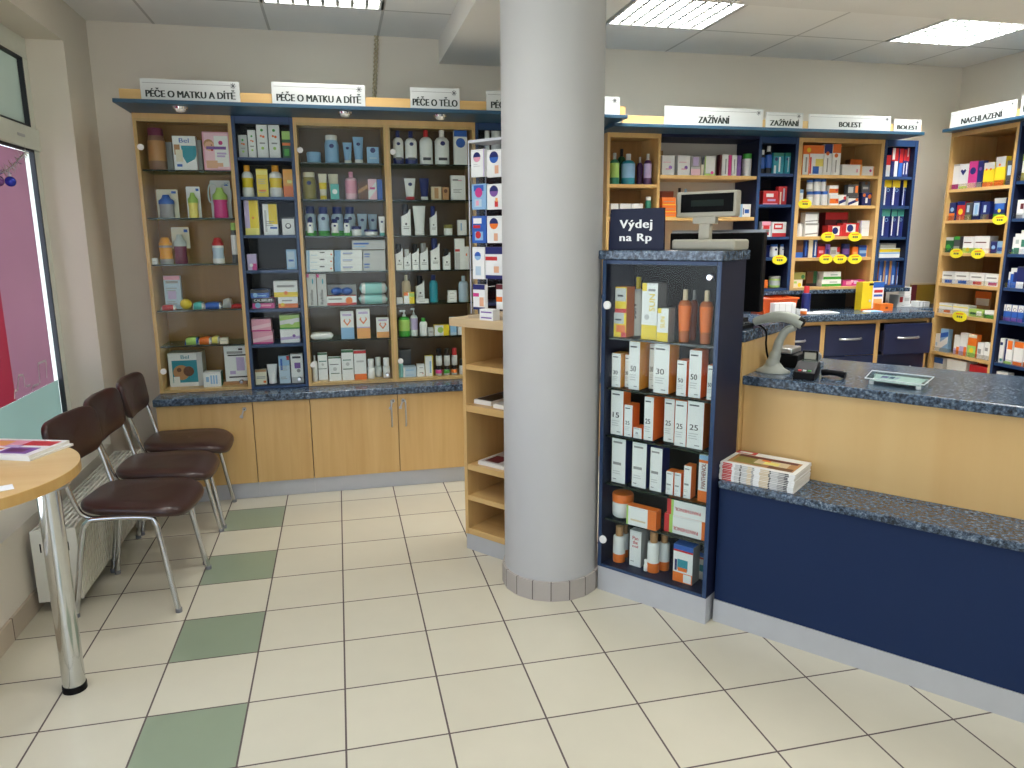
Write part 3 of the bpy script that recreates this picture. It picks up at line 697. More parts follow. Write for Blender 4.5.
LZ = {'A': [2.013, 1.735, 1.461, 1.183, .964], 'B': [2.089, 1.86, 1.632, 1.419, 1.179, .956], 'C': [2.068, 1.848, 1.624, 1.402, 1.186, .966]}
BK = wood('showcase_back', 'ab7a38', '8e6526')
showcase('glass_showcase', 'tall glazed wooden showcase at the window end with baby goods', FL, -.389, .147, .6755, 2.3245, .305, BEECH(), BK, LZ['A'], group='glazed showcases on the back wall')
showcase('glass_showcase', 'tall narrow navy glazed showcase between the two wooden ones', FL, .1475, .4975, .6755, 2.3245, .305, NAVY(), BLACKB(), LZ['B'], sh=NAVY(), sht=.018, hinge=False, group='glazed showcases on the back wall', lock=True)
showcase('glass_showcase', 'tall glazed wooden showcase with stacked boxes, beside the tall navy one', FL, .498, 1.0535, .6755, 2.3245, .305, BEECH(), wood('dark_back', '6e5230', '543c22'), LZ['C'], group='glazed showcases on the back wall')
showcase('glass_showcase', 'tall glazed wooden showcase half hidden by the tights stand', FL, 1.054, 1.612, .6755, 2.3245, .305, BEECH(), wood('dark_back', '6e5230', '543c22'), LZ['C'], group='glazed showcases on the back wall')
showcase('glass_showcase', 'navy glazed showcase behind the round pillar', FL, 1.6125, 2.0, .6755, 2.3245, .305, NAVY(), BLACKB(), LZ['B'], sh=NAVY(), sht=.018, hinge=False, group='glazed showcases on the back wall')

# canopy board with fascia and spotlights
def canopy(name, label, fr, x0, x1, d0, d1, z0, z1, fz, spots=(), fx=.03):
    t = thing(name, label, 'canopy board', fr.at(x0, 0, 0), fr.rz)
    m = MB(); m.box(0, x1 - x0, d0, d1, z0, z1, TEAL()); m.build('board', t, bevel=.002)
    m = MB(); m.box(fx, x1 - x0 - .005, d0 + .03, d0 + .045, z1, fz, BEECH_H()); m.build('fascia', t)
    for (x, d) in spots:
        m = MB(); m.lathe([(.036, z0 - .012), (.04, z0 - .001)], CHROME(), n=24, c=(x - x0, d)); s_ = m.build('spotlight', t)
        m = MB(); m.lathe([(.004, z0 - .03), (.022, z0 - .026), (.03, z0 - .012)], mat('lamp_glass', 'f4f4ee', rough=.15, metal=.5), n=20, c=(x - x0, d)); m.build('bulb', s_)
    return t
sp = []
for (u, v) in ((180, 107), (345, 112), (440, 115)):
    w = ray(u, v); p = CAM_C + w * ((2.325 - CAM_C.z) / w.z); sp.append((p.x, p.y - 2.33))
canopy('canopy_board', 'long navy canopy board with beech fascia over the glazed showcases', FL, -.40, 2.512, -.33, .305, 2.325, 2.3455, 2.40, sp)
CRZ = 2.288
canopy('canopy_board', 'navy canopy board with beech fascia over the medicine bays', FL, 2.45, 4.745, -.26, .305, CRZ, CRZ + .0205, CRZ + .072, fx=.066)

SIGNW = mat('sign_white', 'c6cac8', rough=.5, noise=.01)
INK = lambda: mat('sign_ink', '16231f', rough=.5)
def sign(fr, d, u0, u1, vt, vb, text, label, thick=.006, tcol=None, tw=None, z0=None, uc=None):
    x0, _ = fr.px(u0, (vt + vb) / 2, d); x1, _ = fr.px(u1, (vt + vb) / 2, d); um = (u0 + u1) / 2
    zt = fr.px(um, vt, d)[1]; zb = z0 if z0 is not None else fr.px(um, vb, d)[1]
    w, h = x1 - x0, zt - zb
    t = thing('category_sign', label, 'sign', fr.at((x0 + x1) / 2, d, zb), fr.rz, 'white category signs on the canopies')
    m = MB(); m.box(-w / 2, w / 2, 0, thick, 0.0005, h, SIGNW); pn = m.build('board', t, bevel=.0008)
    m = MB(); m.face([(-w / 2 + .01, -.0006, h * .80), (w / 2 - .05, -.0006, h * .80), (w / 2 - .05, -.0006, h * .815), (-w / 2 + .01, -.0006, h * .815)], P('Dg'))
    for k in range(4):
        a = PI * k / 4; c, s_ = math.cos(a), math.sin(a); cx, cz, r = w / 2 - .033, h * .79, .016
        m.face([(cx - c * r - s_ * .0016, -.0006 - k * .0001, cz - s_ * r + c * .0016), (cx + c * r - s_ * .0016, -.0006 - k * .0001, cz + s_ * r + c * .0016), (cx + c * r + s_ * .0016, -.0006 - k * .0001, cz + s_ * r - c * .0016), (cx - c * r + s_ * .0016, -.0006 - k * .0001, cz - s_ * r - c * .0016)], P('Dg'))
    m.build('star_rule', t)
    if text:
        xc = 0 if uc is None else fr.px(uc, (vt + vb) / 2, d)[0] - (x0 + x1) / 2
        lettering(text, (tw or .9) * w, INK(), t, (xc, -.0016, h * .36), height=h * .44 if text[1] != 'O' else h * .34, heavy=.0024 if fr is FL and x0 < 2.4 else .0032)
    return t
LS = -.3078
Z2 = 2.346
sign(FL, LS, 140.5, 239.5, 80, 100, 'P\u00c9\u010cE O MATKU A D\u00cdT\u011a', 'long white mother and baby sign over the window-end showcase', tw=.90, z0=Z2)
sign(FL, LS, 271.8, 365, 83.5, 104.5, 'P\u00c9\u010cE O MATKU A D\u00cdT\u011a', 'long white mother and baby sign over the boxes showcase', tw=.90, z0=Z2)
sign(FL, LS, 410.3, 459.6, 88, 109, 'P\u00c9\u010cE O T\u011aLO', 'short white body care sign over the tights stand', tw=.90, z0=Z2)
sign(FL, LS, 486.4, 545, 91.5, 111.5, 'P\u00c9\u010cE O T\u011aLO', 'white body care sign cut off by the pillar', tw=.84, z0=Z2)
sign(FL, LS, 565, 619.8, 96, 115, '', 'white sign with bare corner emerging beside the pillar over canopy end', z0=Z2)
RS = -.2378; Z3 = CRZ + .021
sign(FL, RS, 664.3, 763, 107.5, 126.5, 'ZA\u017d\u00cdV\u00c1N\u00cd', 'long white digestion sign over the open shelf', tw=.31, uc=714, z0=Z3)
sign(FL, RS, 766, 803, 112.5, 128.5, 'ZA\u017d\u00cdV\u00c1N\u00cd', 'short white digestion sign over the narrow navy bay', tw=.77, z0=Z3)
sign(FL, RS, 808.7, 890.8, 115, 131.5, 'BOLEST', 'long white pain relief sign over the wide wooden bay', tw=.27, z0=Z3)
sign(FL, RS, 894, 921, 119.5, 135, 'BOLEST', 'short white pain relief sign over the end navy bay', tw=.76, z0=Z3)

# base cabinets
KEYM = SILVER()
def base_cabinet(x0, x1, label, doors, group='base cabinets under the showcases'):
    t = thing('base_cabinet', label, 'cabinet', (x0, 2.17, 0), 0, group); w = x1 - x0
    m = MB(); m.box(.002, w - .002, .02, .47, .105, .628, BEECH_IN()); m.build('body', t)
    m = MB(); m.box(0, w, .032, .045, 0.0, .105, ALU()); m.build('plinth', t)
    for (a, b, lock, hand) in doors:
        m = MB(); m.box(a + .002, b - .002, 0, .0185, .108, .625, BEECH()); d = m.build('door', t, bevel=.0015)
        if lock is not None:
            m = MB(); m.lathe([(.012, 0), (.012, .006), (.009, .009)], KEYM, n=16); m.box(-.0025, .0025, -.004, .004, .009, .011, BLACKP()); l = m.build('lock', d); l.rotation_euler = (PI / 2, 0, 0); l.location = (lock, 0, .585)
            m = MB(); m.box(-.004, .004, -.012, -.006, -.03, 0, KEYM); m.lathe([(.010, -.045), (.010, -.03)], KEYM, n=12, ey=.25, c=(0, -.009)); k = m.build('key', d); k.location = (lock - .006, -.004, .575); k.rotation_euler = (0, .35, 0)
        if hand is not None:
            m = MB(); m.tube([(hand, .002, .585), (hand, -.022, .57), (hand, -.026, .5), (hand, -.022, .43), (hand, .002, .415)], .0055, SILVER(), n=8); m.build('handle', d)
base_cabinet(-.385, .163, 'beech base cabinet with keyed door, behind the chairs', [(0, .548, .50, None)])
base_cabinet(.1635, .504, 'narrow plain beech base cabinet under the navy showcase', [(0, .3405, None, None)])
base_cabinet(.5045, 1.592, 'double door beech base cabinet with two bar handles', [(0, .543, .515, .502), (.544, 1.087, .578, .592)])
base_cabinet(1.5925, 2.46, 'beech base cabinet hidden behind the magazine rack', [(0, .867, .82, None)])
m = MB(); m.box(-.395, 2.48, 2.145, 2.648, .63, .6745, granite())
tag(m.build('worktop', None, bevel=.006, seg=3), 'blue granite worktop running under the glazed showcases', 'worktop')

# medicine bays on the back wall behind the counter
RB = 1.213
LEDGE_Z = 1.2125
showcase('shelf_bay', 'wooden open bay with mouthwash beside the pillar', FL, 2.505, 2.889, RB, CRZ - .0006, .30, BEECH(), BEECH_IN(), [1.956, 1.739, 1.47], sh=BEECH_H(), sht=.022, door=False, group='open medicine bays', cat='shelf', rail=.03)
t = thing('shelf_bay', 'open wall shelf with beech boards behind the till', 'shelf', FL.at(2.890, 0, 0), 0, 'open medicine bays')
for z in (2.02, 1.739, 1.45):
    m = MB(); m.box(0, .733, .006, .30, z - .024, z, BEECH_H()); m.build('shelf', t, bevel=.001)
m = MB(); m.box(0, .733, .0, .30, CRZ - .02, CRZ - .0005, NAVY_D()); m.build('top_board', t)
m = MB(); m.box(.02, .10, .19, .30, 2.08, 2.20, BEECH_IN()); m.build('bracket', t)
showcase('shelf_bay', 'narrow navy open bay between open shelf and wide wooden bay', FL, 3.625, 3.940, RB, CRZ - .0006, .30, NAVY(), BLACKB(), [2.04, 1.827, 1.60, 1.452], sh=NAVY(), sht=.02, door=False, group='open medicine bays', cat='shelf', post=.026)
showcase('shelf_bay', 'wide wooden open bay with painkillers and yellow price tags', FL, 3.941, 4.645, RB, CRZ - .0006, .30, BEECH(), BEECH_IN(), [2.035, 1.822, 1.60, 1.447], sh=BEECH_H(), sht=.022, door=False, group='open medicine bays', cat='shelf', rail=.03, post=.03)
showcase('shelf_bay', 'navy open end bay with toothpaste beside the bare wall', FL, 4.6455, 4.932, RB, CRZ - .0006, .30, NAVY(), BLACKB(), [2.03, 1.818, 1.592, 1.437], sh=NAVY(), sht=.02, door=False, group='open medicine bays', cat='shelf', post=.026)
m = MB(); m.box(2.49, 4.955, 2.30, 2.648, 1.185, LEDGE_Z, granite()); tag(m.build('granite_ledge', None, bevel=.004), 'blue granite ledge carrying the medicine bays', 'ledge')
# work desk
m = MB(); m.box(2.6, 4.935, 2.015, 2.648, 1.012, 1.06, granite()); m.box(4.9352, 5.545, 2.22, 2.648, 1.012, 1.06, granite()); tag(m.build('desk_worktop', None, bevel=.006), 'blue granite desk worktop under the medicine bays', 'worktop')
m = MB(); m.box(2.6, 4.52, 2.46, 2.475, 1.0605, 1.1845, BLACKB()); m.box(4.53, 4.93, 2.52, 2.535, 1.0605, 1.1845, wood('brown_board', '5c3a26', '472b1b')); tag(m.build('splashback_board'), 'black upright board between desk worktop and ledge', 'board')
def drawer_unit(x0, x1, label, fronts, pull=0.0):
    t = thing('drawer_unit', label, 'drawer unit', (x0, 2.055, 0), 0, 'navy drawer units under the desk'); w = x1 - x0
    m = MB(); m.box(0, .018, 0, .55, 0, 1.011, BEECH()); m.box(w - .018, w, 0, .55, 0, 1.011, BEECH()); m.box(.018, w - .018, 0, .55, .985, 1.011, BEECH_H()); m.box(.018, w - .018, .53, .54, .05, .985, BEECH_IN()); m.build('carcass', t, bevel=.001)
    z = .978
    for k, h in enumerate(fronts):
        p = pull if k == 0 else 0
        m = MB(); m.box(.02, w - .02, -.004 - p, .014 - p, z - h, z, mat('drawer_navy', '1a2344', rough=.4)); m.box(.03, w - .03, .014 - p, .45 - p, z - h + .02, z - .05, NAVY_D()); dr = m.build('drawer', t, bevel=.0012)
        m = MB(); zz = z - h * .45; m.tube([(w * .3, -.004 - p, zz), (w * .36, -.028 - p, zz), (w * .5, -.032 - p, zz), (w * .64, -.028 - p, zz), (w * .7, -.004 - p, zz)], .008, SILVER(), n=8); m.build('handle', dr)
        z -= h + .006
drawer_unit(3.57, 4.045, 'navy drawer unit behind the barcode scanner', (.22, .22, .22, .28))
drawer_unit(4.0455, 4.495, 'navy drawer unit in the middle, drawers closed', (.22, .22, .22, .28))
drawer_unit(4.4955, 4.93, 'navy drawer unit beside the side rack, top drawer pulled open', (.22, .22, .22, .28), pull=.05)

# rack on the right wall
FW = Frame((5.10, 2.20, 0), (0, -1, 0))
WX = [FW.px(952, 160, 0)[0], FW.px(1014.5, 140, 0)[0]]
def wz(u, v): return FW.px(u, v, .006)[1]
WS = [wz(979, 187.2), wz(978, 219.6), wz(973, 253.2), wz(968, 285), wz(965, 316.2), wz(961, 356)]
WTOP = FW.px(942, 132.5, -.10)[1]
showcase('shelf_bay', 'wooden open bay on the side wall with cold remedies', FW, -.012, .545, 0.0, WTOP - .0006, .40, BEECH(), BEECH_IN(), WS + [.55, .3], sh=BEECH_H(), sht=.022, door=False, group='side wall racks', cat='shelf', rail=.03, base_rail=.06)
showcase('shelf_bay', 'navy open bay on the side wall at the picture edge', FW, .546, 1.15, 0.0, WTOP - .0006, .40, NAVY(), BLACKB(), [WS[0] + .02, WS[1], WS[2], WS[3], WS[4] + .0, WS[5], .55, .3], sh=NAVY(), sht=.02, door=False, group='side wall racks', cat='shelf', rail=.03, base_rail=.06)
for o in list(scene.objects):
    if o.type == 'EMPTY' and o.get('group') == 'side wall racks':
        for ch in list(o.children):
            if ch.name.startswith('shelf') and ch.data.vertices:
                zt = max(v.co.z for v in ch.data.vertices); xs = [v.co.x for v in ch.data.vertices]
                m = MB(); m.box(min(xs) + .004, max(xs) - .004, .008, .0105, zt + .0004, zt + .034, glass('clear_lip', (.95, .96, .97), .25)); m.build('clear_lip', ch)
canopy('canopy_board', 'navy canopy board with beech fascia over the side wall rack', FW, FW.px(942, 132, -.10)[0], 1.15, -.10, .40, WTOP, WTOP + .0205, WTOP + .07)
sign(FW, -.078, 951, 1015.5, 106, 124, 'NACHLAZEN\u00cd', 'white cold remedies sign on the side wall rack', tw=.62, z0=WTOP + .021)
sx = FW.px(1020.5, 110, -.078)[0]
t = thing('category_sign', 'white sign starting with K at the picture edge', 'sign', FW.at(sx, -.078, WTOP + .021), FW.rz, 'white category signs on the canopies')
m = MB(); m.box(0, .42, 0, .006, .0005, .125, SIGNW); m.build('board', t); lettering('K', .03, INK(), t, (.035, -.0016, .045), height=.05, heavy=.0022)

# ------------------------------------------------------------------ service counter (set at an angle to the tiles)
TH = math.radians(-51.6)
TX = (math.cos(TH), math.sin(TH), 0)
FC = Frame((2.211, .108, 0), TX)
t = thing('service_counter', 'long service counter with beech upper front and navy lower front', 'counter', FC.at(0, 0, 0), FC.rz)
m = MB(); m.box(-.02, 2.0, 0, .184, .10, .596, CNAVY()); m.build('lower_front', t, bevel=.001)
m = MB(); m.box(-.02, 2.0, -.004, .18, 0, .0995, ALU()); m.build('plinth', t)
m = MB(); m.box(-.0285, 2.0, .235, .255, .597, .989, wood('counter_beech', 'dcbc82', 'cda468', (9, 9, .5))); m.build('upper_front', t, bevel=.001)
m = MB(); m.box(-.0285, 2.0, .256, .85, .05, .988, BEECH_IN()); m.build('body', t)
m = MB(); m.box(-.021, 2.0, -.02, .1845, .597, .627, granite()); m.box(-.0285, 2.0, .1840, .2345, .597, .627, granite()); o = m.build('bag_shelf', None, bevel=.006, seg=3); put(o, FC.at(0, 0, 0), FC.rz); tag(o, 'low blue granite bag ledge along the counter front', 'ledge')
m = MB(); m.box(-.0285, 2.0, .205, .87, .99, 1.03, granite()); o = m.build('counter_worktop', None, bevel=.007, seg=3); put(o, FC.at(0, 0, 0), FC.rz); tag(o, 'blue granite worktop of the service counter', 'worktop')
# till desk, standing at right angles behind the counter
t = thing('till_desk', 'beech till desk end with granite top behind the navy counter showcase', 'desk', FC.at(0, 0, 0), FC.rz)
m = MB(); m.box(-.62, -.030, .203, .88, .05, 1.169, BEECH()); m.build('body', t, bevel=.001)
m = MB(); m.box(-.63, -.024, .203, .89, 1.170, 1.217, granite()); m.build('desk_top', t, bevel=.005)

# navy showcase at the counter end
PED = [1.18, .957, .742, .52, .351]
sc = showcase('counter_showcase', 'low navy showcase with sun cream and skin care, beside the pillar', FC, -.562, -.031, .118, 1.511, .245, NAVY(), BLACKB(), PED, rail=.018, hinge=True, post=.020, knob='high', base_rail=.016, d0=-.0586, sh_in=.02)
m = MB(); m.box(.0, .53, .004, .20, 0, .1175, ALU()); m.build('plinth', sc)
m = MB(); m.box(-.572, -.022, -.076, .205, 1.5125, 1.551, granite()); o = m.build('showcase_top', None, bevel=.004); put(o, FC.at(0, 0, 0), FC.rz); tag(o, 'granite slab on the navy counter showcase', 'slab')
STOP = 1.5515
# navy notice stand on the slab
x0, z_ = FC.px(608.5, 245, -.03); x1, _ = FC.px(663.5, 245, -.03); zt = FC.px(636, 208.5, -.03)[1]
w, h = x1 - x0, zt - STOP
t = thing('notice_stand', 'navy upright notice with white prescription wording beside the pillar', 'sign', FC.at((x0 + x1) / 2, -.03, STOP), FC.rz)
m = MB(); m.prism([(-w / 2, 0), (w / 2, 0), (w * .49, h), (-w * .47, h)], 0, .012, NAVY_D()); m.build('board', t, weld=True)
m = MB(); m.prism([(-w * .3, 0), (w * .3, 0), (0, h * .6)], .05, .058, NAVY_D()); m.build('strut', t, weld=True)
lettering('V\u00fddej', w * .58, P('W'), t, (.0, -.0012, h * .60), height=h * .27, heavy=.0022, spacing=1.1)
lettering('na Rp', w * .57, P('W'), t, (.0, -.0012, h * .28), height=h * .24, heavy=.0022, spacing=1.1)

# customer price display
def bxz(u0, u1, v0, v1, d):
    a, zt_ = FC.px((u0), (v0 + v1) / 2, d); b, _ = FC.px(u1, (v0 + v1) / 2, d)
    return a, b, FC.px((u0 + u1) / 2, v1, d)[1], FC.px((u0 + u1) / 2, v0, d)[1]
t = thing('price_display', 'beige customer price display on a stem, on the granite slab', 'display', FC.at(0, 0, 0), FC.rz)
a, b, c, d = bxz(671, 735, 239.5, 250, .02)
m = MB(); m.box(a, b, .02, .17, STOP, d, GREYP()); m.build('base', t, bevel=.010, seg=3)
a, b, c, d2 = bxz(700, 711, 215, 243, .10)
m = MB(); m.box(a, b, .085, .115, d - .002, d2, GREYP()); a_, b_, c_, d_ = bxz(694, 717, 215, 224, .095); m.box(a_, b_, .08, .11, c_, d_, GREYP()); m.build('stem', t, bevel=.003)
a, b, c, d = bxz(676, 736, 191, 217, .072)
m = MB(); m.box(a, b, .075, .125, c, d, GREYP()); hd = m.build('head', t, bevel=.006, seg=3)
m = MB(); ww, hh = b - a, d - c; m.box(a + ww * .085, b - ww * .045, .0725, .0755, c + hh * .19, d - hh * .10, mat('black_screen', '050607', rough=.6, spec=.1)); m.build('screen', hd)
m = MB(); m.box(a + ww * .26, b - ww * .2, .0718, .0724, c + hh * .42, d - hh * .34, mat('dim_display', '1c2522', rough=.6, spec=.1)); m.build('readout', hd)
# monitor, seen from behind
x0, _ = FC.px(669, 270, .46); x1, _ = FC.px(762, 270, .46); zt = FC.px(716, 230, .46)[1]
t = thing('monitor', 'black till monitor seen from behind, next to the price display', 'monitor', FC.at((x0 + x1) / 2, .46, 1.2175), FC.rz)
w = x1 - x0; h = zt - 1.2175
m = MB(); m.box(-w / 2, w / 2, 0, .045, .055, h - .012, BLACKP()); m.build('back_cover', t, bevel=.005)
m = MB(); m.box(-w / 2, w / 2, .02, .06, h - .0118, h, SILVER()); m.box(-w / 2, -w / 2 + .012, .046, .062, .055, h - .0122, SILVER()); m.build('bezel', t)
m = MB(); m.box(-.04, .04, .0, .03, .02, .09, BLACKP()); m.box(-w * .3, w * .3, -.05, .11, 0, .02, BLACKP()); m.build('stand', t, bevel=.003)

WT = 1.0305
# barcode scanner in its stand
DS = .36
def fcp(u, v, d=DS): x, z = FC.px(u, v, d); return (x, d, z)
t = thing('barcode_scanner', 'pale grey hand scanner resting in its curved stand', 'scanner', FC.at(0, 0, 0), FC.rz)
SCG = mat('scanner_grey', 'a6aaa0', rough=.35)
bx = fcp(772, 371)[0]
m = MB(); m.lathe([(.072, WT), (.072, WT + .006), (.046, WT + .02), (.03, WT + .04)], SCG, 1.0, .72, 28, c=(max(bx + .004, .046), DS)); m.build('base', t)
m = MB(); p_ = [fcp(772, 366), fcp(776, 352), fcp(780, 340), fcp(786, 331), fcp(795, 327)]; m.tube(p_, [.030] * 3 + [.024] * 3 + [.019] * 6 + [.017] * 6 + [.016] * 6 + [.015], SCG, n=14); m.build('stem', t)
m = MB(); p_ = [fcp(754.5, 322), fcp(765, 318.5), fcp(777, 316.5), fcp(788, 317.5), fcp(797, 321), fcp(803, 324.5)]
m.tube(p_, [.017 + .006 * min(1, k / 12) for k in range(31)], SCG, n=14); hs = m.build('scan_head', t)
m = MB(); p_ = [fcp(799, 321), fcp(804, 323.5)]; m.tube(p_, [.022, .020], BLACKP(), n=12, smooth_path=False); m.build('scan_window', hs)
m = MB(); m.tube([fcp(756, 323, .36), (max(fcp(758, 331, .37)[0], -.010), .40, fcp(758, 331, .37)[2]), (max(fcp(764, 345, .40)[0], -.008), .41, fcp(764, 345, .40)[2]), (max(fcp(767, 357, .42)[0], -.004), .43, fcp(767, 357, .42)[2]), (.01, .46, WT + .006)], .0045, BLACKP(), n=8); m.build('cable', t)
# card terminal
x0, _ = FC.px(795, 372, .27); x1, _ = FC.px(816, 372, .27); w = x1 - x0
t = thing('card_terminal', 'black card terminal with coloured keys beside the scanner', 'card terminal', FC.at((x0 + x1) / 2, .25, WT), FC.rz + .15)
m = MB(); W2 = w / 2
m.prism([(0, 0), (.16, 0), (.16, .055), (.10, .06), (0, .03)], -W2, W2, BLACKP()); o = m.build('body', t, weld=True, bevel=.003); o.rotation_euler = (0, 0, PI / 2)
for k, kc in enumerate(('R', 'W', 'G')):
    m = MB(); m.box(-W2 * .6 + k * W2 * .45, -W2 * .3 + k * W2 * .45, .012, .024, .034, .0385, P(kc)); m.build('key', t)
m = MB(); m.box(-W2 * .7, W2 * .7, .105, .150, .057, .062, mat('lcd_grey', '55605c', rough=.2)); m.build('screen', t)
m = MB(); m.box(-W2 * .75, W2 * .75, .150, .162, .05, .10, BLACKP()); m.box(-W2 * .6, W2 * .6, .148, .1495, .062, .094, GREYP()); m.build('paper_slot', t, bevel=.002)
x0, _ = FC.px(779, 355, .55); x1, _ = FC.px(801, 355, .55)
t = thing('receipt_printer', 'small black receipt printer with silver lid behind the scanner', 'printer', FC.at((x0 + x1) / 2, .50, WT), FC.rz)
w = x1 - x0; m = MB(); m.box(-w / 2, w / 2, 0, .13, 0, .06, BLACKP()); m.build('body', t, bevel=.006); m = MB(); m.box(-w / 2, w * .25, .0, .13, .0605, .085, SILVER()); m.build('lid', t, bevel=.006)
x0, _ = FC.px(818, 370, .36); x1, _ = FC.px(842, 370, .36)
t = thing('telephone_handset', 'black handset lying on the worktop beside the card terminal', 'handset', FC.at((x0 + x1) / 2 + .012, .375, WT), FC.rz - .1)
w = x1 - x0; m = MB(); m.tube([(-w / 2, 0, .016), (-w * .2, 0, .020), (w * .2, 0, .020), (w / 2, 0, .016)], [.014] * 6 + [.012] * 7 + [.014] * 6, BLACKP(), n=12); m.build('grip', t)
m = MB(); m.tube([(w * .36, 0, .012), (w * .5, 0, .012)], .0118, mat('dark_rubber', '1c1c20', rough=.6), n=12, smooth_path=False); m.build('earpiece', t)
x0, _ = FC.px(810, 352, .62); x1, _ = FC.px(823, 352, .62)
t = thing('sticky_tape_dispenser', 'small grey tape dispenser behind the card terminal', 'tape dispenser', FC.at((x0 + x1) / 2, .62, WT), FC.rz)
m = MB(); w = x1 - x0; m.box(-w / 2, w / 2, -.02, .03, 0, .018, mat('dispenser_grey', '6f7a84', rough=.4)); m.build('base', t, bevel=.003)
m = MB(); m.lathe([(.022, -.008), (.022, .008)], P('Gy'), n=22); o = m.build('tape_roll', t); o.rotation_euler = (PI / 2, 0, 0); o.location = (0, .005, .041)
# glass coin tray
def onz(u, v, z): w_ = ray(u, v); return CAM_C + w_ * ((z - CAM_C.z) / w_.z)
def fcl(p): q = p - FC.O; return q.dot(FC.X), q.dot(FC.D)
ct = [fcl(onz(u, v, WT + .022)) for u, v in ((865, 378.5), (872, 371), (934, 377.5), (924, 385.5))]
cx, cy = sum(a for a, b in ct) / 4, sum(b for a, b in ct) / 4
t = thing('coin_tray', 'clear rimmed coin tray with a leaflet under it, on the counter', 'coin tray', FC.at(cx, cy, WT), FC.rz)
q = [(a - cx, b - cy) for a, b in ct]
m = MB(); m.plate([q[0], q[3], q[2], q[1]], .016, .022, glass('tray_glass', (.82, .9, .88), .12)); m.build('plate', t)
m = MB()
for k in range(4):
    a, b = q[k], q[(k + 1) % 4]; m.tube([(a[0], a[1], .024), (b[0], b[1], .024)], .0025, mat('tray_rim', 'd3d9da', rough=.15), n=8, smooth_path=False)
m.build('rim', t)
for a in q: m = MB(); m.lathe([(.009, 0), (.009, .0155)], WHITEP(), n=12, c=(a[0] * .8, a[1] * .75)); m.build('foot', t)
m = MB(); k_ = .80; m.plate([(q[i][0] * k_, q[i][1] * k_) for i in (0, 3, 2, 1)], .0125, .0155, P('W'))
for (s0, s1, kc) in ((-.75, -.45, 'V'), (-.40, -.2, 'N'), (-.15, .0, 'Lv')):
    ax = [(q[0][0] + q[1][0]) / 2, (q[0][1] + q[1][1]) / 2]; bx_ = [(q[3][0] + q[2][0]) / 2, (q[3][1] + q[2][1]) / 2]
    pt = lambda s, e: (ax[0] * (1 - s) / 2 * k_ + bx_[0] * (1 + s) / 2 * k_, (ax[1] * (1 - s) / 2 + bx_[1] * (1 + s) / 2) * k_ + e)
    a, b = pt(s0, 0), pt(s1, 0); m.face([(a[0], a[1] - .0, .0157), (b[0], b[1] - .0, .0157), (b[0], b[1] + .05, .0157), (a[0], a[1] + .05, .0157)], P(kc))
m.build('leaflet', t)

# magazines
PAPER = mat('paper', 'e4e1d8', rough=.7, noise=.03)
def magazine(w, d, th, cover, name='magazine'):
    m = MB(); m.box(-w / 2, w / 2, -d / 2, d / 2, 0, th, PAPER, top=P('W'))
    z = th + .0002
    for k, (x0, y0, x1, y1, c) in enumerate(cover):
        zz = z + k * .00008
        m.face([((x0 - .5) * w, (y0 - .5) * d, zz), ((x1 - .5) * w, (y0 - .5) * d, zz), ((x1 - .5) * w, (y1 - .5) * d, zz), ((x0 - .5) * w, (y1 - .5) * d, zz)], P(c))
    return m.build(name)
def mag_edge(ob, w, d, th, cols):
    m = MB(); x = -w / 2
    for f, c in cols:
        m.face([(x, -d / 2 - .0004, .0008), (x + f * w, -d / 2 - .0004, .0008), (x + f * w, -d / 2 - .0004, th - .0008), (x, -d / 2 - .0004, th - .0008)], P(c)); x += f * w
    m.build('spine_print', ob)
BZ = .6275
pA, pB = fcl(onz(712.5, 481, BZ)), fcl(onz(792, 494, BZ)); pC = fcl(onz(812, 472, BZ))
wS = .30; dS = .205
a0 = pB[0] - wS / 2; y0 = max(-.018, pB[1]) + dS / 2
a0 = max(a0, -.026 + wS / 2)
edge = ((.04, 'W'), (.13, 'R'), (.04, 'W'), (.07, 'Lgy'), (.02, 'K'), (.08, 'Lgy'), (.06, 'Be'), (.03, 'Gy'), (.08, 'W'), (.12, 'Be'), (.02, 'K'), (.10, 'Lgy'), (.08, 'Gy'), (.05, 'Dg'), (.08, 'W'))
cov = ((.0, .8, .28, 1, 'R'), (.04, .84, .22, .95, 'W'), (.34, .84, .56, .95, 'W'), (.06, .12, .94, .76, 'Tan'), (.12, .2, .5, .62, 'Ol'), (.38, .3, .82, .68, 'Be'), (.5, .34, .7, .52, 'Ly'), (.44, .5, .56, .64, 'O'), (.6, .12, .92, .3, 'Br'), (.1, .6, .9, .74, 'Dr'))
N_M = 11
tm = None
z = BZ + .0004
for k in range(N_M):
    th = .0066
    if k == 0:
        ob = magazine(wS, dS, th, ()); mag_edge(ob, wS, dS, th, edge); low = ob
    elif k < N_M - 1:
        ob = copy_tree(low)
    else:
        ob = magazine(wS, dS, th, cov); mag_edge(ob, wS, dS, th, edge)
    j = random.uniform(-.0025, .0025)
    put(ob, FC.at(a0 + j, y0 + random.uniform(0, .003), z), FC.rz + random.uniform(-.01, .01)); z += th + .0003
    tag(ob, 'magazine with food cover on top of the stack on the counter ledge' if k == N_M - 1 else 'magazine within the stack on the counter ledge, under the food cover', 'magazine', 'magazine stack on the counter ledge')

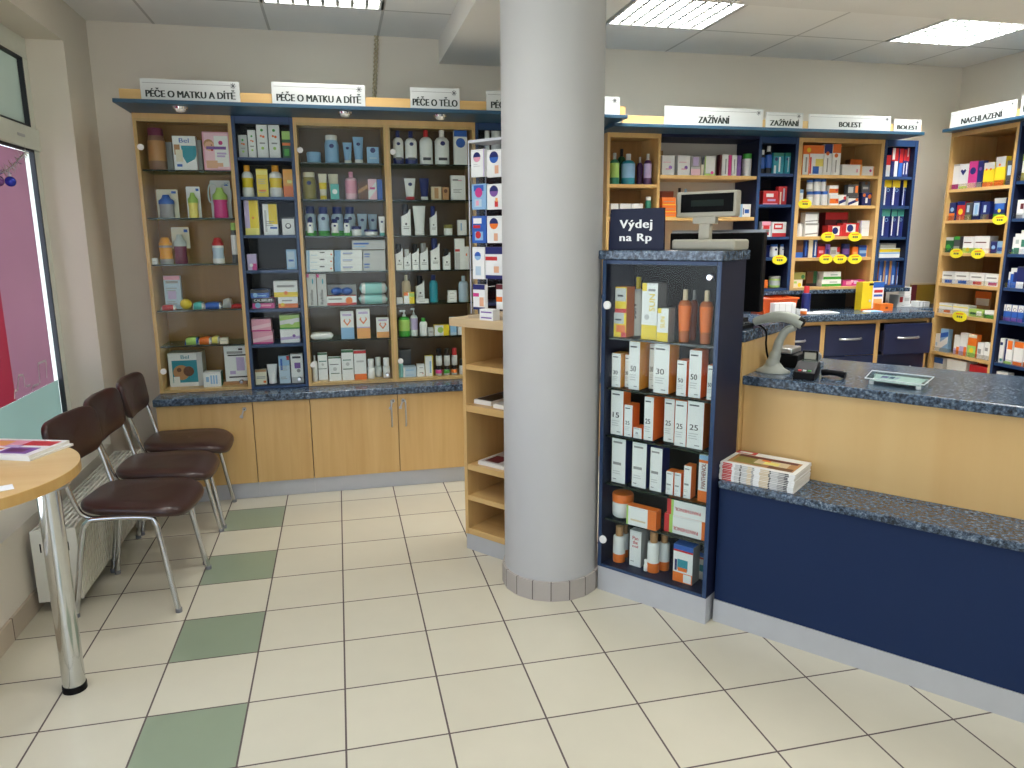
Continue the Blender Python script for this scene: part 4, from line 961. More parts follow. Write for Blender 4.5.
# ------------------------------------------------------------------ magazine rack beside the pillar, and the tights stand on it
FG = Frame((1.3016, 1.1138, 0), TX)
t = thing('magazine_rack', 'low beech magazine rack with five shelves against the pillar', 'magazine rack', FG.at(0, 0, 0), FG.rz)
GW = .325
for x in (0, GW - .02):
    m = MB(); m.box(x, x + .02, 0, .34, .085, 1.177, BEECH()); m.build('side_panel', t, bevel=.001)
for z, dz in ((.987, .026), (.778, .034), (.467, .030), (.299, .026), (.118, .032)):
    m = MB(); m.box(.0205, GW - .0205, .002, .328, z - dz, z, BEECH_H()); m.build('shelf', t, bevel=.001)
m = MB(); m.box(.0205, GW - .0205, .328, .34, .085, 1.177, wood('rack_back', 'b98448', 'a06f36')); m.build('back_panel', t)
m = MB(); m.box(-.055, GW, -.03, .37, 1.1775, 1.218, wood('pale_beech', 'd2bb95', 'c2a77c', (1.6, 30, 30))); m.build('top', t, bevel=.002)
m = MB(); m.box(.004, GW, .004, .3, 0, .0845, ALU()); m.build('plinth', t)
def rack_mag(u0, u1, zz, cov, lab, n=1, th=.012, off=0, d0=.03):
    x0, _ = FG.px(u0, 400 if zz > .6 else 456, d0); x1, _ = FG.px(u1, 400 if zz > .6 else 456, d0)
    w = min(x1 - x0, GW - .025 - x0)
    ob = magazine(w, .26, th, cov); put(ob, FG.at(x0 + w / 2, d0 + .13, zz + off + .0005), FG.rz); tag(ob, lab, 'magazine', 'magazines in the rack'); return ob
rack_mag(474, 491, .778, ((.05, .05, .95, .95, 'Dg'), (.1, .1, .9, .6, 'K')), 'dark covered booklet on the second shelf of the magazine rack', th=.022, d0=.05)
rack_mag(493, 520, .778, ((.05, .05, .95, .95, 'Lgy'),), 'white booklet beside the dark one in the magazine rack', th=.02)
rack_mag(478, 512, .467, ((.04, .05, .96, .95, 'Lgy'), (.1, .1, .5, .5, 'Dr'), (.5, .3, .9, .9, 'Dg')), 'folded newspaper on the third shelf of the magazine rack', th=.018)
# acrylic stand
t = thing('acrylic_stand', 'tall clear acrylic stand hung with tights packs on the magazine rack', 'display stand', FG.at(0, 0, 1.2182), FG.rz)
AC = glass('acrylic', (.93, .94, .97), .12); ACE = mat('acrylic_edge', 'cfd3da', rough=.2)
AH = .83
m = MB(); m.box(.03, .325, .16, .165, .02, AH, AC); m.build('back_sheet', t)
m = MB(); m.box(.026, .030, .045, .165, .02, AH, AC); m.build('side_sheet', t)
m = MB(); m.box(.02, .33, .03, .175, .0, .018, AC); m.build('foot_plate', t)
m = MB()
for q_ in ((.026, .03, .165, .168), (.026, .03, .042, .045), (.322, .326, .160, .165)): m.box(q_[0], q_[1], q_[2], q_[3], .02, AH, ACE)
m.box(.026, .326, .042, .168, AH, AH + .012, ACE); m.build('edge_strip', t)
ROWS = [(149.5, 177), (184, 209.4), (216, 243), (247, 279), (284.5, 309.5)]
for ri, (va, vb) in enumerate(ROWS):
    m = MB()
    for xx in (.085, .19): m.tube([(xx, .160, FG.px(480, va, .07)[1] - 1.2182 - .012), (xx, .079, FG.px(480, va, .07)[1] - 1.2182 - .012)], .0025, CHROME(), n=6, smooth_path=False)
    m.build('hook', t)
TP = [[('W', 'o.45,.72,.27:P u.45,.72,.27:N e.08:Lv c.2,.45,.5,.47:Lgy c.2,.38,.7,.4:Lgy', 'white tights pack with navy and pink oval', 470.8, 485), ('W', 'o.45,.72,.29:B u.45,.72,.29:N c.5,.12,.75,.42:Sk e.06:V', 'white tights pack with navy and blue oval', 487.8, 503)],
      [('Lb', 'c.15,.72,.85,.95:B o.5,.66,.26:M c.2,.1,.7,.4:Pb c.3,.15,.5,.35:P', 'pale blue tights pack', 472.5, 486.5), ('W', 'o.45,.72,.28:V u.45,.72,.28:N c.5,.1,.72,.34:R c.55,.3,.7,.45:Lo', 'white tights pack with navy and violet oval', 487.8, 503)],
      [('B', 'c.1,.72,.7,.92:W c.1,.55,.6,.66:R c.2,.1,.8,.42:Lb o.45,.3,.2:R', 'blue tights pack with pink writing', 472.5, 486.5), ('W', 'o.45,.72,.28:O u.45,.72,.28:N c.45,.08,.7,.36:Sk', 'white tights pack with navy and orange oval', 487.8, 503)],
      [('W', 'o.45,.72,.27:Lb u.45,.72,.27:B c.25,.12,.7,.4:Pb', 'white tights pack with plain blue oval', 471.5, 485), ('W', 't.22:N c.0,.58,.7,.7:R b.12:N c.5,.2,.8,.4:Sk', 'white stocking pack with navy top and red bar', 486.2, 503)],
      [('W', 't.2:N c.0,.52,.5,.66:M b.1:N c.55,.14,.9,.5:Sk', 'white stocking pack with a hand picture', 471.5, 485.5), ('W', 't.2:Dr c.0,.3,.4,.5:O e.3:Br', 'white and brown stocking pack', 497, 512)]]
for ri, rr_ in enumerate(TP):
    va, vb = ROWS[ri]
    for ci, (c, sp_, lab, ua, ub) in enumerate(rr_):
        x0, _ = FG.px(ua, (va + vb) / 2, .06); x1, _ = FG.px(ub, (va + vb) / 2, .06); x0 = max(x0, .0325); zt = FG.px((ua + ub) / 2, va, .06)[1]; zb = FG.px((ua + ub) / 2, vb, .06)[1]
        ob = make('carton', x1 - x0, zt - zb, .022, c, sp_, name='tights_pack'); put(ob, FG.at((x0 + x1) / 2, .066, zb), FG.rz)
        tag(ob, '%s, %s row of the acrylic stand' % (lab, ('top', 'second', 'third', 'fourth', 'bottom')[ri]), 'tights pack', 'tights packs on the acrylic stand')
        if ci == 0 or ri < 4:
            pass
x0, _ = FG.px(482, 312, .0); x1, _ = FG.px(496.5, 312, .0)
for k in range(2):
    ob = make('carton', x1 - x0 - .008, .026, .05, 'W', 'c.1,.35,.9,.6:V'); put(ob, FG.at((x0 + x1) / 2, .003, 1.2185 + k * .0265), FG.rz)
    tag(ob, ('lower', 'upper')[k] + ' small white box at the foot of the acrylic stand', 'carton', 'small boxes at the acrylic stand')

# ------------------------------------------------------------------ waiting corner
VINYL = mat('brown_vinyl', '37211d', rough=.34, noise=.12, scale=140, bump=.12)
TUBE = mat('chair_tube', 'c9cbcc', rough=.16, metal=1.0)
def chair():
    t = thing('waiting_chair', 'x', 'chair')
    def pad(name, W, D, TH_, shape, mtx):
        m = MB(); n = 28; rows = []
        for (s_, z) in ((.90, -TH_ / 2), (.985, -TH_ * .3), (1.0, 0), (.985, TH_ * .28), (.93, TH_ * .46), (.5, TH_ * .56), (.02, TH_ * .58)):
            rows.append([mtx(*shape(2 * PI * k / n, s_), z) for k in range(n)])
        m.grid(rows, VINYL); m.cap(rows[0], VINYL, True); return m.build(name, t)
    def seat_shape(a, s_):
        c, s = math.cos(a), math.sin(a)
        x = .228 * math.copysign(abs(c) ** .45, c); y = .218 * math.copysign(abs(s) ** .5, s)
        y *= 1 - .12 * (.5 - x / .45) if x < 0 else 1
        return x * s_, y * s_
    pad('seat', 0, 0, .048, seat_shape, lambda x, y, z: (x + .035, y, .466 + z - .030 * max(0, x / .225) ** 3 - .012 * (abs(y) < .14) * 0 + .02 * max(0, -x / .225) ** 2 - .006 * (1 - (y / .215) ** 2)))
    def back_shape(a, s_):
        c, s = math.cos(a), math.sin(a)
        y = .222 * math.copysign(abs(c) ** .36, c); z = .108 * math.copysign(abs(s) ** .42, s)
        y *= 1 + .08 * z / .135
        return y * s_, z * s_
    lean = .20
    bk = pad('backrest', 0, 0, .034, back_shape, lambda y, z, n_: (-.228 - lean * z + n_ - .030 * (1 - (y / .22) ** 2) , y, .752 + z + n_ * lean))
    for sg in (-1, 1):
        m = MB(); m.tube([(.215, sg * .215, .006), (.195, sg * .207, .12), (.160, sg * .195, .34), (.145, sg * .190, .412), (.105, sg * .186, .434), (-.08, sg * .184, .434), (-.135, sg * .186, .420), (-.160, sg * .192, .36), (-.198, sg * .205, .12), (-.215, sg * .212, .006)], .0122, TUBE, n=12); lg = m.build('leg_frame', t)
        for (x, y) in ((.215, sg * .215), (-.215, sg * .212)): m = MB(); m.lathe([(.0142, 0), (.0142, .018)], mat('grey_glide', '74767a', rough=.5), n=12, c=(x, y)); m.build('glide', lg)
        m = MB(); m.tube([(.04, sg * .13, .423), (-.10, sg * .150, .425), (-.155, sg * .165, .445), (-.180, sg * .176, .50), (-.210, sg * .182, .62), (-.245, sg * .185, .735), (-.262, sg * .185, .81)], .0105, TUBE, n=12); m.build('back_support', t)
    m = MB(); m.tube([(.10, -.187, .425), (.10, .187, .425)], .008, TUBE, n=10, smooth_path=False); m.tube([(-.10, -.187, .424), (-.10, .187, .424)], .008, TUBE, n=10, smooth_path=False); m.build('crossbar', t)
    return t
ch0 = chair()
for k, (x, y, a, lab) in enumerate(((-.225, .995, -.13, 'brown vinyl waiting chair closest to the round table'), (-.215, 1.463, -.03, 'brown vinyl waiting chair in the middle of the row of three'), (-.200, 1.938, 0.0, 'brown vinyl waiting chair beside the beech base cabinet'))):
    o = ch0 if k == 0 else copy_tree(ch0)
    put(o, (x, y, 0), a); o['label'] = lab; o['group'] = 'waiting chairs by the window'

# half-round table against the wall
t = thing('side_table', 'half-round beech table on a chrome leg by the window', 'table', (0, 0, 0))
pts = [(-.655, .30 - .44)] + [(-.665 + .44 * math.cos(a), .30 + .44 * math.sin(a)) for a in [-PI / 2 + .02 + (PI - .04) * k / 40 for k in range(41)]] + [(-.655, .30 + .44)]
m = MB(); m.plate(pts, .781, .82, wood('table_beech', 'dcc08a', 'cba66a', (1.6, 22, 22)), side=wood('table_edge', 'c9a566', 'b98f50')); m.build('tabletop', t, weld=True, bevel=.002)
m = MB(); m.lathe([(.037, .025), (.037, .7805)], mat('leg_chrome', 'd0d2d2', rough=.13, metal=1.0), n=36, c=(-.294, .236)); lg = m.build('leg', t)
m = MB(); m.lathe([(.040, 0), (.040, .024)], BLACKP(), n=30, c=(-.294, .236)); m.build('foot', lg)
m = MB(); m.lathe([(.07, .774), (.07, .7808)], SILVER(), n=30, c=(-.294, .236)); m.build('mount_plate', lg)
TZ = .8204
pm = [onz(u, v, TZ + .01) for u, v in ((60, 440), (39, 462), (0, 463), (0, 445))]
A_, B_ = pm[1], pm[0]
ang = math.atan2((A_ - onz(0, 463.5, TZ)).y, (A_ - onz(0, 463.5, TZ)).x)
cvr = ((.03, .05, .97, .95, 'W'), (.05, .5, .6, .9, 'P'), (.1, .55, .35, .85, 'Lo'), (.55, .6, .95, .9, 'R'), (.5, .1, .9, .48, 'V'), (.55, .2, .8, .4, 'Pw'), (.1, .1, .45, .4, 'O'), (.4, .45, .6, .6, 'Lv'))
wM, dM = .30, .21
cxm = (A_.x + B_.x) / 2 - wM / 2 * math.cos(ang); cym = (A_.y + B_.y) / 2 - wM / 2 * math.sin(ang)
ob = magazine(wM + .01, dM, .008, ()); put(ob, (cxm + .008, cym + .006, TZ), ang - .06); tag(ob, 'lower magazine of the pair on the half-round table', 'magazine', 'magazines on the table')
ob = magazine(wM, dM, .012, cvr); put(ob, (cxm, cym, TZ + .0086), ang); tag(ob, 'upper magazine with pink and violet cover on the half-round table', 'magazine', 'magazines on the table')
pc = onz(0, 489, TZ)
m = MB(); m.box(-.10, .036, -.03, .03, 0, .0012, P('W')); o = m.build('paper_slip'); put(o, (pc.x, pc.y, TZ), .45); tag(o, 'white paper slip near the rim of the half-round table', 'paper')

# radiator under the window
RAD = mat('radiator_white', 'd8d6c8', rough=.35, noise=.02)
t = thing('radiator', 'white panel radiator under the window behind the chairs', 'radiator', (0, 0, 0))
rx0, rx1, ry0, ry1, rz0, rz1 = -.625, -.452, .875, 2.12, .055, .385
m = MB(); m.box(rx1 - .018, rx1, ry0 + .003, ry1, rz0, rz1 - .012, RAD); m.box(rx0, rx0 + .018, ry0 + .003, ry1, rz0, rz1 - .012, RAD)
for k in range(38):
    y = ry0 + .03 + k * .030
    if y + .018 < ry1: m.box(rx1, rx1 + .006, y, y + .018, rz0 + .015, rz1 - .035, RAD)
m.build('panel', t, bevel=.0015, seg=1)
m = MB(); m.box(rx0 - .002, rx1 + .004, ry1, ry1 + .003, rz0, rz1, RAD); m.build('end_plate', t)
m = MB(); m.box(rx0 - .002, rx1 + .004, ry0, ry0 + .003, rz0, rz1, RAD)
for xx in (rx0 + .03, rx1 - .035): m.box(xx, xx + .006, ry0 - .0006, ry0, rz1 - .10, rz1 - .06, BLACKP())
m.build('end_plate', t)
m = MB()
for k in range(8): xx = rx0 + .004 + k * (rx1 - rx0 - .016) / 7; m.box(xx, xx + .010, ry0 + .003, ry1, rz1 - .012, rz1, RAD)
for k in range(13): yy = ry0 + .01 + k * .095; m.box(rx0, rx1, yy, yy + .014, rz1 - .011, rz1 - .002, RAD)
m.build('grille', t)
m = MB(); m.box(rx0 + .02, rx1 - .02, ry0 + .01, ry1 - .01, rz0 + .02, rz1 - .03, mat('radiator_inside', '6d6c66', rough=.7)); m.build('core', t)
m = MB()
for yy in (ry0 + .2, ry1 - .2): m.box(XL + .001, rx0, yy, yy + .03, .12, .30, RAD)
m.build('bracket', t)

# christmas garland with baubles in the window
t = thing('garland', 'thin silver tinsel garland hanging across the window', 'garland', (0, 0, 0))
FWn = Frame((-.80, 0, 0), (0, 1, 0))
gp = []
for (u, v) in ((26, 152), (20, 158), (13, 166), (6, 171), (0, 173), (-12, 174), (-30, 172)):
    w_ = ray(u, v); p = CAM_C + w_ * ((-.832 - CAM_C.x) / w_.x); gp.append(tuple(p))
TINS = mat('tinsel', 'd9dde4', rough=.15, metal=1.0)
m = MB(); m.tube(gp, .004, TINS, n=6); m.build('strand', t)
m = MB()
for k in range(150):
    a = random.random() * (len(gp) - 1); i = int(a); f2 = a - i
    p = Vector(gp[i]).lerp(Vector(gp[min(i + 1, len(gp) - 1)]), f2)
    d_ = Vector((random.gauss(0, .25), random.gauss(0, 1), random.gauss(0, 1))).normalized() * random.uniform(.015, .04)
    s_ = Vector((0, -d_.z, d_.y)).normalized() * .0022
    m.face([p - s_, p + s_, p + d_ + s_, p + d_ - s_], TINS)
tn = m.build('tinsel', t); tn['kind'] = 'stuff'
for (u, v, c_, lab) in ((10.5, 181.5, '1d2fb0', 'shiny blue bauble hanging from the window garland'), (-1.5, 181, '7d4a8e', 'violet bauble at the picture edge on the window garland')):
    w_ = ray(u, v); p = CAM_C + w_ * ((-.832 - CAM_C.x) / w_.x)
    t = thing('bauble', lab, 'bauble', tuple(p), 0, 'baubles on the garland'); R_ = .0255
    m = MB(); m.ball((0, 0, 0), (R_, R_, R_), mat('bauble_' + c_, c_, rough=.12, metal=.35, coat=.6), 24, 14); m.build('ball', t)
    m = MB(); m.lathe([(.007, R_ - .002), (.007, R_ + .008)], SILVER(), n=12); m.tube([(0, 0, R_ + .008), (0, 0, R_ + .028)], .0015, SILVER(), n=6, smooth_path=False); m.build('hanger', t)

# ------------------------------------------------------------------ goods, shelf by shelf
SH = ['top shelf', 'second shelf', 'third shelf', 'fourth shelf', 'fifth shelf', 'sixth shelf', 'seventh shelf']
Wn = 'the window'
U = 'window-end showcase'; zA = LZ['A'] + [.6935]
row(FL, U, SH[0], Wn, zA[0], [
    (146, 164.5, 128.5, 'bottle', 'Bb/Dm/Tan', 'wide', 'pink capped baby bottle', {'cat': 'baby bottle'}),
    (165.5, 172, 142, 'carton', 'Gy', '', 'grey carton tucked behind', {'d': .10}),
    (172, 195.5, 136, 'carton', 'W', 't.2:W w:T c.05,.45,.3,.75:Tan c.1,.25,.4,.6:Cr n.1,.35:B', 'white carton with teal swoosh', {'txt': ('Bel', .42, .87, 'B', None, .13), 'dep': .05}),
    (196.5, 201, 140, 'carton', 'Lgy', '', 'plain grey carton', {'d': .10}),
    (201.8, 232.5, 132, 'carton', 'P', 'c.06,.04,.94,.97:Pk c.42,.1,.94,.9:W o.22,.68,.19:Tan o.24,.63,.18:Sk o.32,.66,.025:Br o.33,.54,.05:R c.08,.06,.5,.26:Sk c.3,.1,.7,.2:Sk o.66,.72,.08:M n.55,.85:V c.5,.42,.85,.47:Lv c.5,.35,.8,.4:Lv', 'pink carton with a baby picture', {'dep': .06})])
row(FL, U, SH[1], Wn, zA[1], [
    (153, 175.3, 188.6, 'blister', 'Gy/B/Cr', '', 'carded blue training cup', {}),
    (184, 198.4, 186, 'blister', 'Ly/Lg/W', '', 'carded lime green baby bottle', {}),
    (207.5, 228.5, 179.5, 'blister', 'M/Lg/Lgy', 'handles', 'pink bottle with clear handles', {})])
row(FL, U, SH[2], Wn, zA[2], [
    (148.8, 157, 258.2, 'carton', 'W', 'n.4', 'tiny white carton', {'d': -.01}),
    (158, 172, 237.4, 'cup', 'Gy/Yo/Yo', '', 'orange handled drinking cup', {}),
    (168.5, 187, 227, 'blister', 'Dm/Cl/Cr', 'high', 'carded pink baby bottle', {'d': .03}),
    (211.4, 223.6, 237.8, 'cup', 'W/R/Pb', '', 'small red capped baby bottle', {}),
    (229.8, 238.2, 222.8, 'bottle', 'Dg/Lg/W', 'wide', 'dark bottle with lime cap', {})])
row(FL, U, SH[3], Wn, zA[3], [
    (160.5, 175, 305.3, 'sachet', 'R/W', '', 'red and white dummy packet', {'d': -.01, 'dep': .06}),
    (163.2, 180, 276, 'carton', 'Pb', 'n.78 t.12:P ll c.2,.3,.7,.55:Lv', 'pale blue carton', {'d': .08, 'dep': .04}),
    (179.8, 192, 298.7, 'rattle', 'Y', '', 'round yellow rattle', {'d': .02}),
    (192.5, 203, 302.5, 'sachet', 'Aq/W', '', 'teal packet', {}),
    (203.5, 221, 302.6, 'sachet', 'B/W', '', 'blue soother packet', {}),
    (222.5, 231, 298.8, 'sachet', 'Lgy/W', '', 'grey soother packet', {'d': .07}),
    (231, 242.5, 304.3, 'sachet', 'R/R', '', 'flat red packet', {})])
row(FL, U, SH[4], Wn, zA[4], [
    (184.5, 197.5, 338, 'sachet', 'Lg/B', '', 'green and yellow packet', {}),
    (198, 210.5, 337.8, 'sachet', 'O/W', '', 'orange packet', {}),
    (211, 218.5, 337, 'sachet', 'Ly/W', '', 'pale yellow packet', {'d': .03}),
    (219.8, 228, 338, 'carton', 'Cr', 'n.5', 'small cream carton', {'dep': .05})])
row(FL, U, 'bottom board', Wn, zA[5], [
    (167.5, 202, 353, 'carton', 'W/Lgy', 'c.1,.12,.84,.78:T o.36,.42,.24:Tan o.58,.45,.16:Br o.3,.5,.07:Br c.12,.1,.3,.3:W b.08:W c.84,.0,1,1:Lgy', 'white nappy pack with teal picture', {'txt': ('Bel', .24, .88, 'T', None, .11), 'dep': .13, 'd': .06}),
    (203, 221, 372.5, 'carton', 'W/Gr/W', 'c.15,.35,.32,.7:Lb c.4,.2,.5,.8:Lb c.55,.2,.65,.8:Lb c.7,.2,.8,.8:Lb', 'small white carton with teal side', {'dep': .09}),
    (223.5, 247.5, 381.5, 'carton', 'Tan', '', 'flat brown carton', {'dep': .10, 'd': .04}),
    (223.5, 249, 346, 'carton', 'W', 'c.62,.88,.8,.93:K c.15,.72,.95,.76:K n.78,.8 c.5,.3,.85,.68:Lv c.15,.10,.98,.14:K c.2,.2,.45,.3:Lv', 'white carton with black lines', {'on': 1, 'd': .05, 'dep': .05})])

U = 'tall navy showcase'; zB = LZ['B'] + [.6935]
leaf = 'o.5,.78,.13:G o.4,.62,.1:O o.62,.6,.12:O c.25,.4,.75,.44:Gy o.5,.28,.14:Lg'
row(FL, U, SH[0], Wn, zB[0], [
    (238, 247, 135, 'carton', 'Lgy', leaf, 'short white carton with leaves', {}), (247.3, 255.3, 130, 'carton', 'W', leaf, 'medium white carton with leaves', {}),
    (255.6, 266.7, 120.5, 'carton', 'W', leaf, 'tall white carton with leaves', {}), (267.5, 279, 121, 'carton', 'W', leaf, 'tall white carton with leaves', {}),
    (281.6, 290, 131.3, 'carton', 'Dgr', 't.3:Lg c.0,.48,1,.58:O c.2,.1,.8,.35:G', 'dark green carton with orange band', {})])
row(FL, U, SH[1], Wn, zB[1], [
    (240.6, 252.8, 165.3, 'bottle', 'W/Yo/Y', 'curvy', 'white bottle with orange cap', {}), (255.8, 267.4, 169, 'carton', 'Y/Ly', 'll c.0,.8,1,.95:Ly c.2,.2,.8,.26:O', 'yellow carton', {}),
    (268, 282, 165.5, 'bottle', 'W/Yo/Y', 'curvy', 'white bottle with orange cap', {}), (282.6, 292.8, 169.4, 'carton', 'Yo', 'b.4:O c.4,.5,.9,.62:Ly', 'orange and yellow carton', {})])
row(FL, U, SH[2], Wn, zB[2], [
    (243.5, 258, 200, 'carton', 'Y/Cr', 'c.0,.0,.35,1:Lv b.2:Ly o.6,.5,.08:O', 'yellow carton with pale side', {}), (262.3, 276.8, 204, 'carton', 'W', 'c.4,.35,1,1:Y c.45,.2,.95,.26:B c.1,.1,.25,.8:Lgy l', 'white and yellow carton', {}),
    (281.7, 294.2, 217, 'carton', 'W', 't.1:Dg o.5,.5,.24:Dg o.5,.52,.16:W', 'small white carton with round emblem', {})])
row(FL, U, SH[3], Wn, zB[3], [
    (247, 256.5, 254, 'carton', 'Lv', 'c.5,.0,1,.4:M o.4,.3,.2:W', 'small lilac carton', {}), (286, 296.5, 249.5, 'carton', 'Lb', 'c.1,.1,.8,.9:Pb c.2,.4,.7,.5:B', 'pale blue carton', {})])
row(FL, U, SH[4], Wn, zB[4], [
    (252, 274.5, 298, 'carton', 'M', 't.5:K o.25,.3,.13:Lb c.4,.2,.85,.36:P', 'black and pink carton', {'dep': .09, 'txt': ('CALIBRUM', .8, .78, 'W', None, .24)}), (250.5, 269, 289.6, 'carton', 'B', 't.4:K o.25,.35,.13:Lb c.4,.2,.85,.34:Lb', 'black and blue carton above', {'on': 1, 'dep': .09}),
    (278, 298, 297, 'carton', 'W', 'b.4:O o.22,.3,.1:Y c.2,.6,.7,.74:Gy', 'white and orange carton', {'dep': .09}), (273.3, 297.5, 280.8, 'carton', 'W', 'b.3:Y c.14,.6,.86,.74:Gy o.5,.25,.08:O', 'white and yellow carton above', {'on': 1, 'dep': .09})])
wave = 'd.25,.55,.25:W c.0,.75,1,.82:P'
row(FL, U, SH[5], Wn, zB[5], [
    (252.5, 273, 331.5, 'carton', 'P/P/Pk', 'd.1,.4,.3:Pk c.0,.0,1,.12:M', 'lower pink carton', {'dep': .10}), (250.3, 271, 319, 'carton', 'P/P/Pk', 'd.1,.4,.3:Pk c.0,.0,1,.12:M', 'upper pink carton', {'on': 1, 'dep': .10}),
    (280, 300, 329, 'carton', 'W', 'd.2,.3,.2:Lv o.7,.5,.08:V', 'lower white and lilac carton', {'dep': .10}), (279.4, 299.5, 315, 'carton', 'Lg', 'd.3,.5,.3:W o.6,.5,.14:W b.1:G', 'upper green and white carton', {'on': 1, 'dep': .10})])
row(FL, U, 'bottom board', Wn, zB[6], [
    (254.5, 266.5, 369.8, 'carton', 'Cr', 't.15:Tan c.1,.5,.9,.55:Gy c.1,.4,.9,.45:Gy c.7,.1,.95,.25:O', 'short cream carton', {}), (266.8, 277.6, 364, 'tube', 'W/W', '', 'white tube with coral print', {}),
    (278.3, 289.4, 356, 'carton', 'Pb', 't.35:Lb c.75,.85,1,1:R c.15,.5,.35,.9:B ll', 'pale blue carton', {}), (290.3, 302.6, 354, 'carton', 'W', 'c.15,.85,.85,.92:Dg c.3,.5,.8,.7:V o.62,.42,.16:Gy b.2:Lgy', 'white carton with violet picture', {})])

U = 'middle wooden showcase'; zC = LZ['C'] + [.6935]
row(FL, U, SH[0], Wn, zC[0], [
    (306.5, 321.2, 152.4, 'jar', 'Lb/Lb', '', 'flat pale blue jar', {}), (324, 338.3, 135.5, 'bottle', 'Lb/W', 'wide mark', 'pale blue bottle with white cap', {}),
    (342.6, 352, 142.6, 'tube', 'Lb/W', 'mark', 'short blue tube', {}), (352.5, 363.5, 137, 'tube', 'Lb/W', 'mark', 'tall blue tube', {}), (366.8, 378.8, 147, 'carton', 'Lb', 'o.5,.8,.22:N c.2,.3,.8,.36:Pb', 'blue carton with navy dot', {})])
row(FL, U, SH[1], Wn, zC[1], [
    (301.8, 315.8, 172.5, 'bottle', 'Ol/Cr', 'wide mark', 'brown bottle with white cap', {}), (318, 327, 173.8, 'tube', 'Cr/Y/Y', '', 'cream and yellow tube', {}), (328, 338.3, 174, 'tube', 'Cr/Be', '', 'beige tube', {'d': .04}),
    (330.3, 339, 184, 'carton', 'Aq', 'o.5,.5,.3:W', 'small teal carton', {'d': -.015, 'dep': .03}), (344.5, 357, 172, 'bottle', 'Pk/P/P', 'slim', 'pink bottle', {}),
    (357.8, 367.6, 180.5, 'carton', 'Br', 'd.3,.6,.2:Tan', 'brown pouch', {'cat': 'pouch', 'dep': .03}), (367.9, 376.6, 179, 'carton', 'Pk', 'd.0,.5,.4:W c.2,.5,.8,.6:M', 'white and pink pouch', {'cat': 'pouch', 'dep': .03}), (377, 382.3, 179.5, 'carton', 'B', '', 'narrow blue pouch', {'cat': 'pouch', 'dep': .03})])
row(FL, U, SH[2], Wn, zC[2], [
    (304.2, 316, 206.5, 'bottle', 'Pb/N/G', 'curvy big foot mark', 'tall pale bottle with navy cap', {'d': .07}), (306.5, 313.6, 218.4, 'bottle', 'W/N/G', 'curvy big foot mark', 'small white bottle with navy cap', {'d': -.01}),
    (317, 329, 207, 'bottle', 'Pb/N/G', 'curvy big foot mark', 'taller pale bottle with navy cap', {'d': .04}), (330.6, 343.3, 207, 'bottle', 'Pb/N/G', 'curvy big foot mark', 'tall pale bottle with navy cap', {'d': .07}),
    (330.8, 338.6, 219, 'bottle', 'W/N/G', 'curvy big foot mark', 'small white bottle with navy cap', {'d': -.01}), (343.6, 355.6, 207, 'bottle', 'Pb/N/G', 'curvy big foot mark', 'tall pale bottle with navy cap', {'d': .07}),
    (343.2, 350, 219, 'bottle', 'W/N/G', 'curvy big foot mark', 'small white bottle with navy cap', {'d': -.01}), (351.3, 361.7, 226.2, 'jar', 'W/N', '', 'white jar with navy lid', {}),
    (357, 367.2, 213.9, 'tube', 'Pb/Pb', 'mark', 'pale blue tube', {'d': .09}), (364, 378, 229.6, 'jar', 'W/N', '', 'wide white jar with navy lid', {'dep': .1}), (367.6, 377.4, 214.2, 'tube', 'Pb/Pb', 'mark', 'pale blue tube', {'d': .14}),
    (378.3, 385.3, 216.5, 'tube', 'W/Aq', 'mark', 'white tube with teal cap', {})])
bx3 = 'g.22:Lb c.3,.5,.65,.62:B c.3,.3,.6,.38:Gy'
row(FL, U, SH[3], Wn, zC[3], [
    (306.5, 333.3, 264.3, 'carton', 'W', 'g.12:Lb g.06:Pb c.5,.6,.68,.76:Dg c.9,.3,.96,.5:O c.16,.25,.4,.35:Pb', 'lowest grey-white carton', {'dep': .14}), (306.4, 333.2, 257.3, 'carton', 'W', 'g.12:Lb g.06:Pb c.5,.6,.68,.76:Dg c.9,.3,.96,.5:O c.16,.25,.4,.35:Pb', 'middle grey-white carton', {'on': 1, 'dep': .14}), (306.2, 333.4, 250.3, 'carton', 'W', 'g.12:Lb g.06:Pb c.5,.6,.68,.76:Dg c.9,.3,.96,.5:O c.16,.25,.4,.35:Pb', 'topmost grey-white carton', {'on': 1, 'dep': .14}),
    (334.5, 362.5, 263.8, 'carton', 'W', bx3, 'lowest white carton, blue end', {'dep': .14}), (334.4, 362.4, 257, 'carton', 'W', bx3, 'middle white carton, blue end', {'on': 1, 'dep': .14}), (334.5, 362.3, 250.2, 'carton', 'W', bx3, 'topmost white carton, blue end', {'on': 1, 'dep': .14}),
    (363, 385.6, 260, 'carton', 'Lgy', 'c.05,.55,.3,.68:B c.05,.3,.28,.4:B', 'lowest pale grey carton', {'dep': .14}), (363, 385.4, 250.4, 'carton', 'Lgy', 'c.05,.55,.3,.68:B c.05,.3,.28,.4:B', 'middle pale grey carton', {'on': 1, 'dep': .14}), (352, 385.4, 240.4, 'carton', 'Lgy', 'c.04,.55,.5,.75:B c.04,.25,.4,.4:Lb', 'topmost wide grey carton', {'on': 1, 'dep': .14, 'vb': 249.4})])
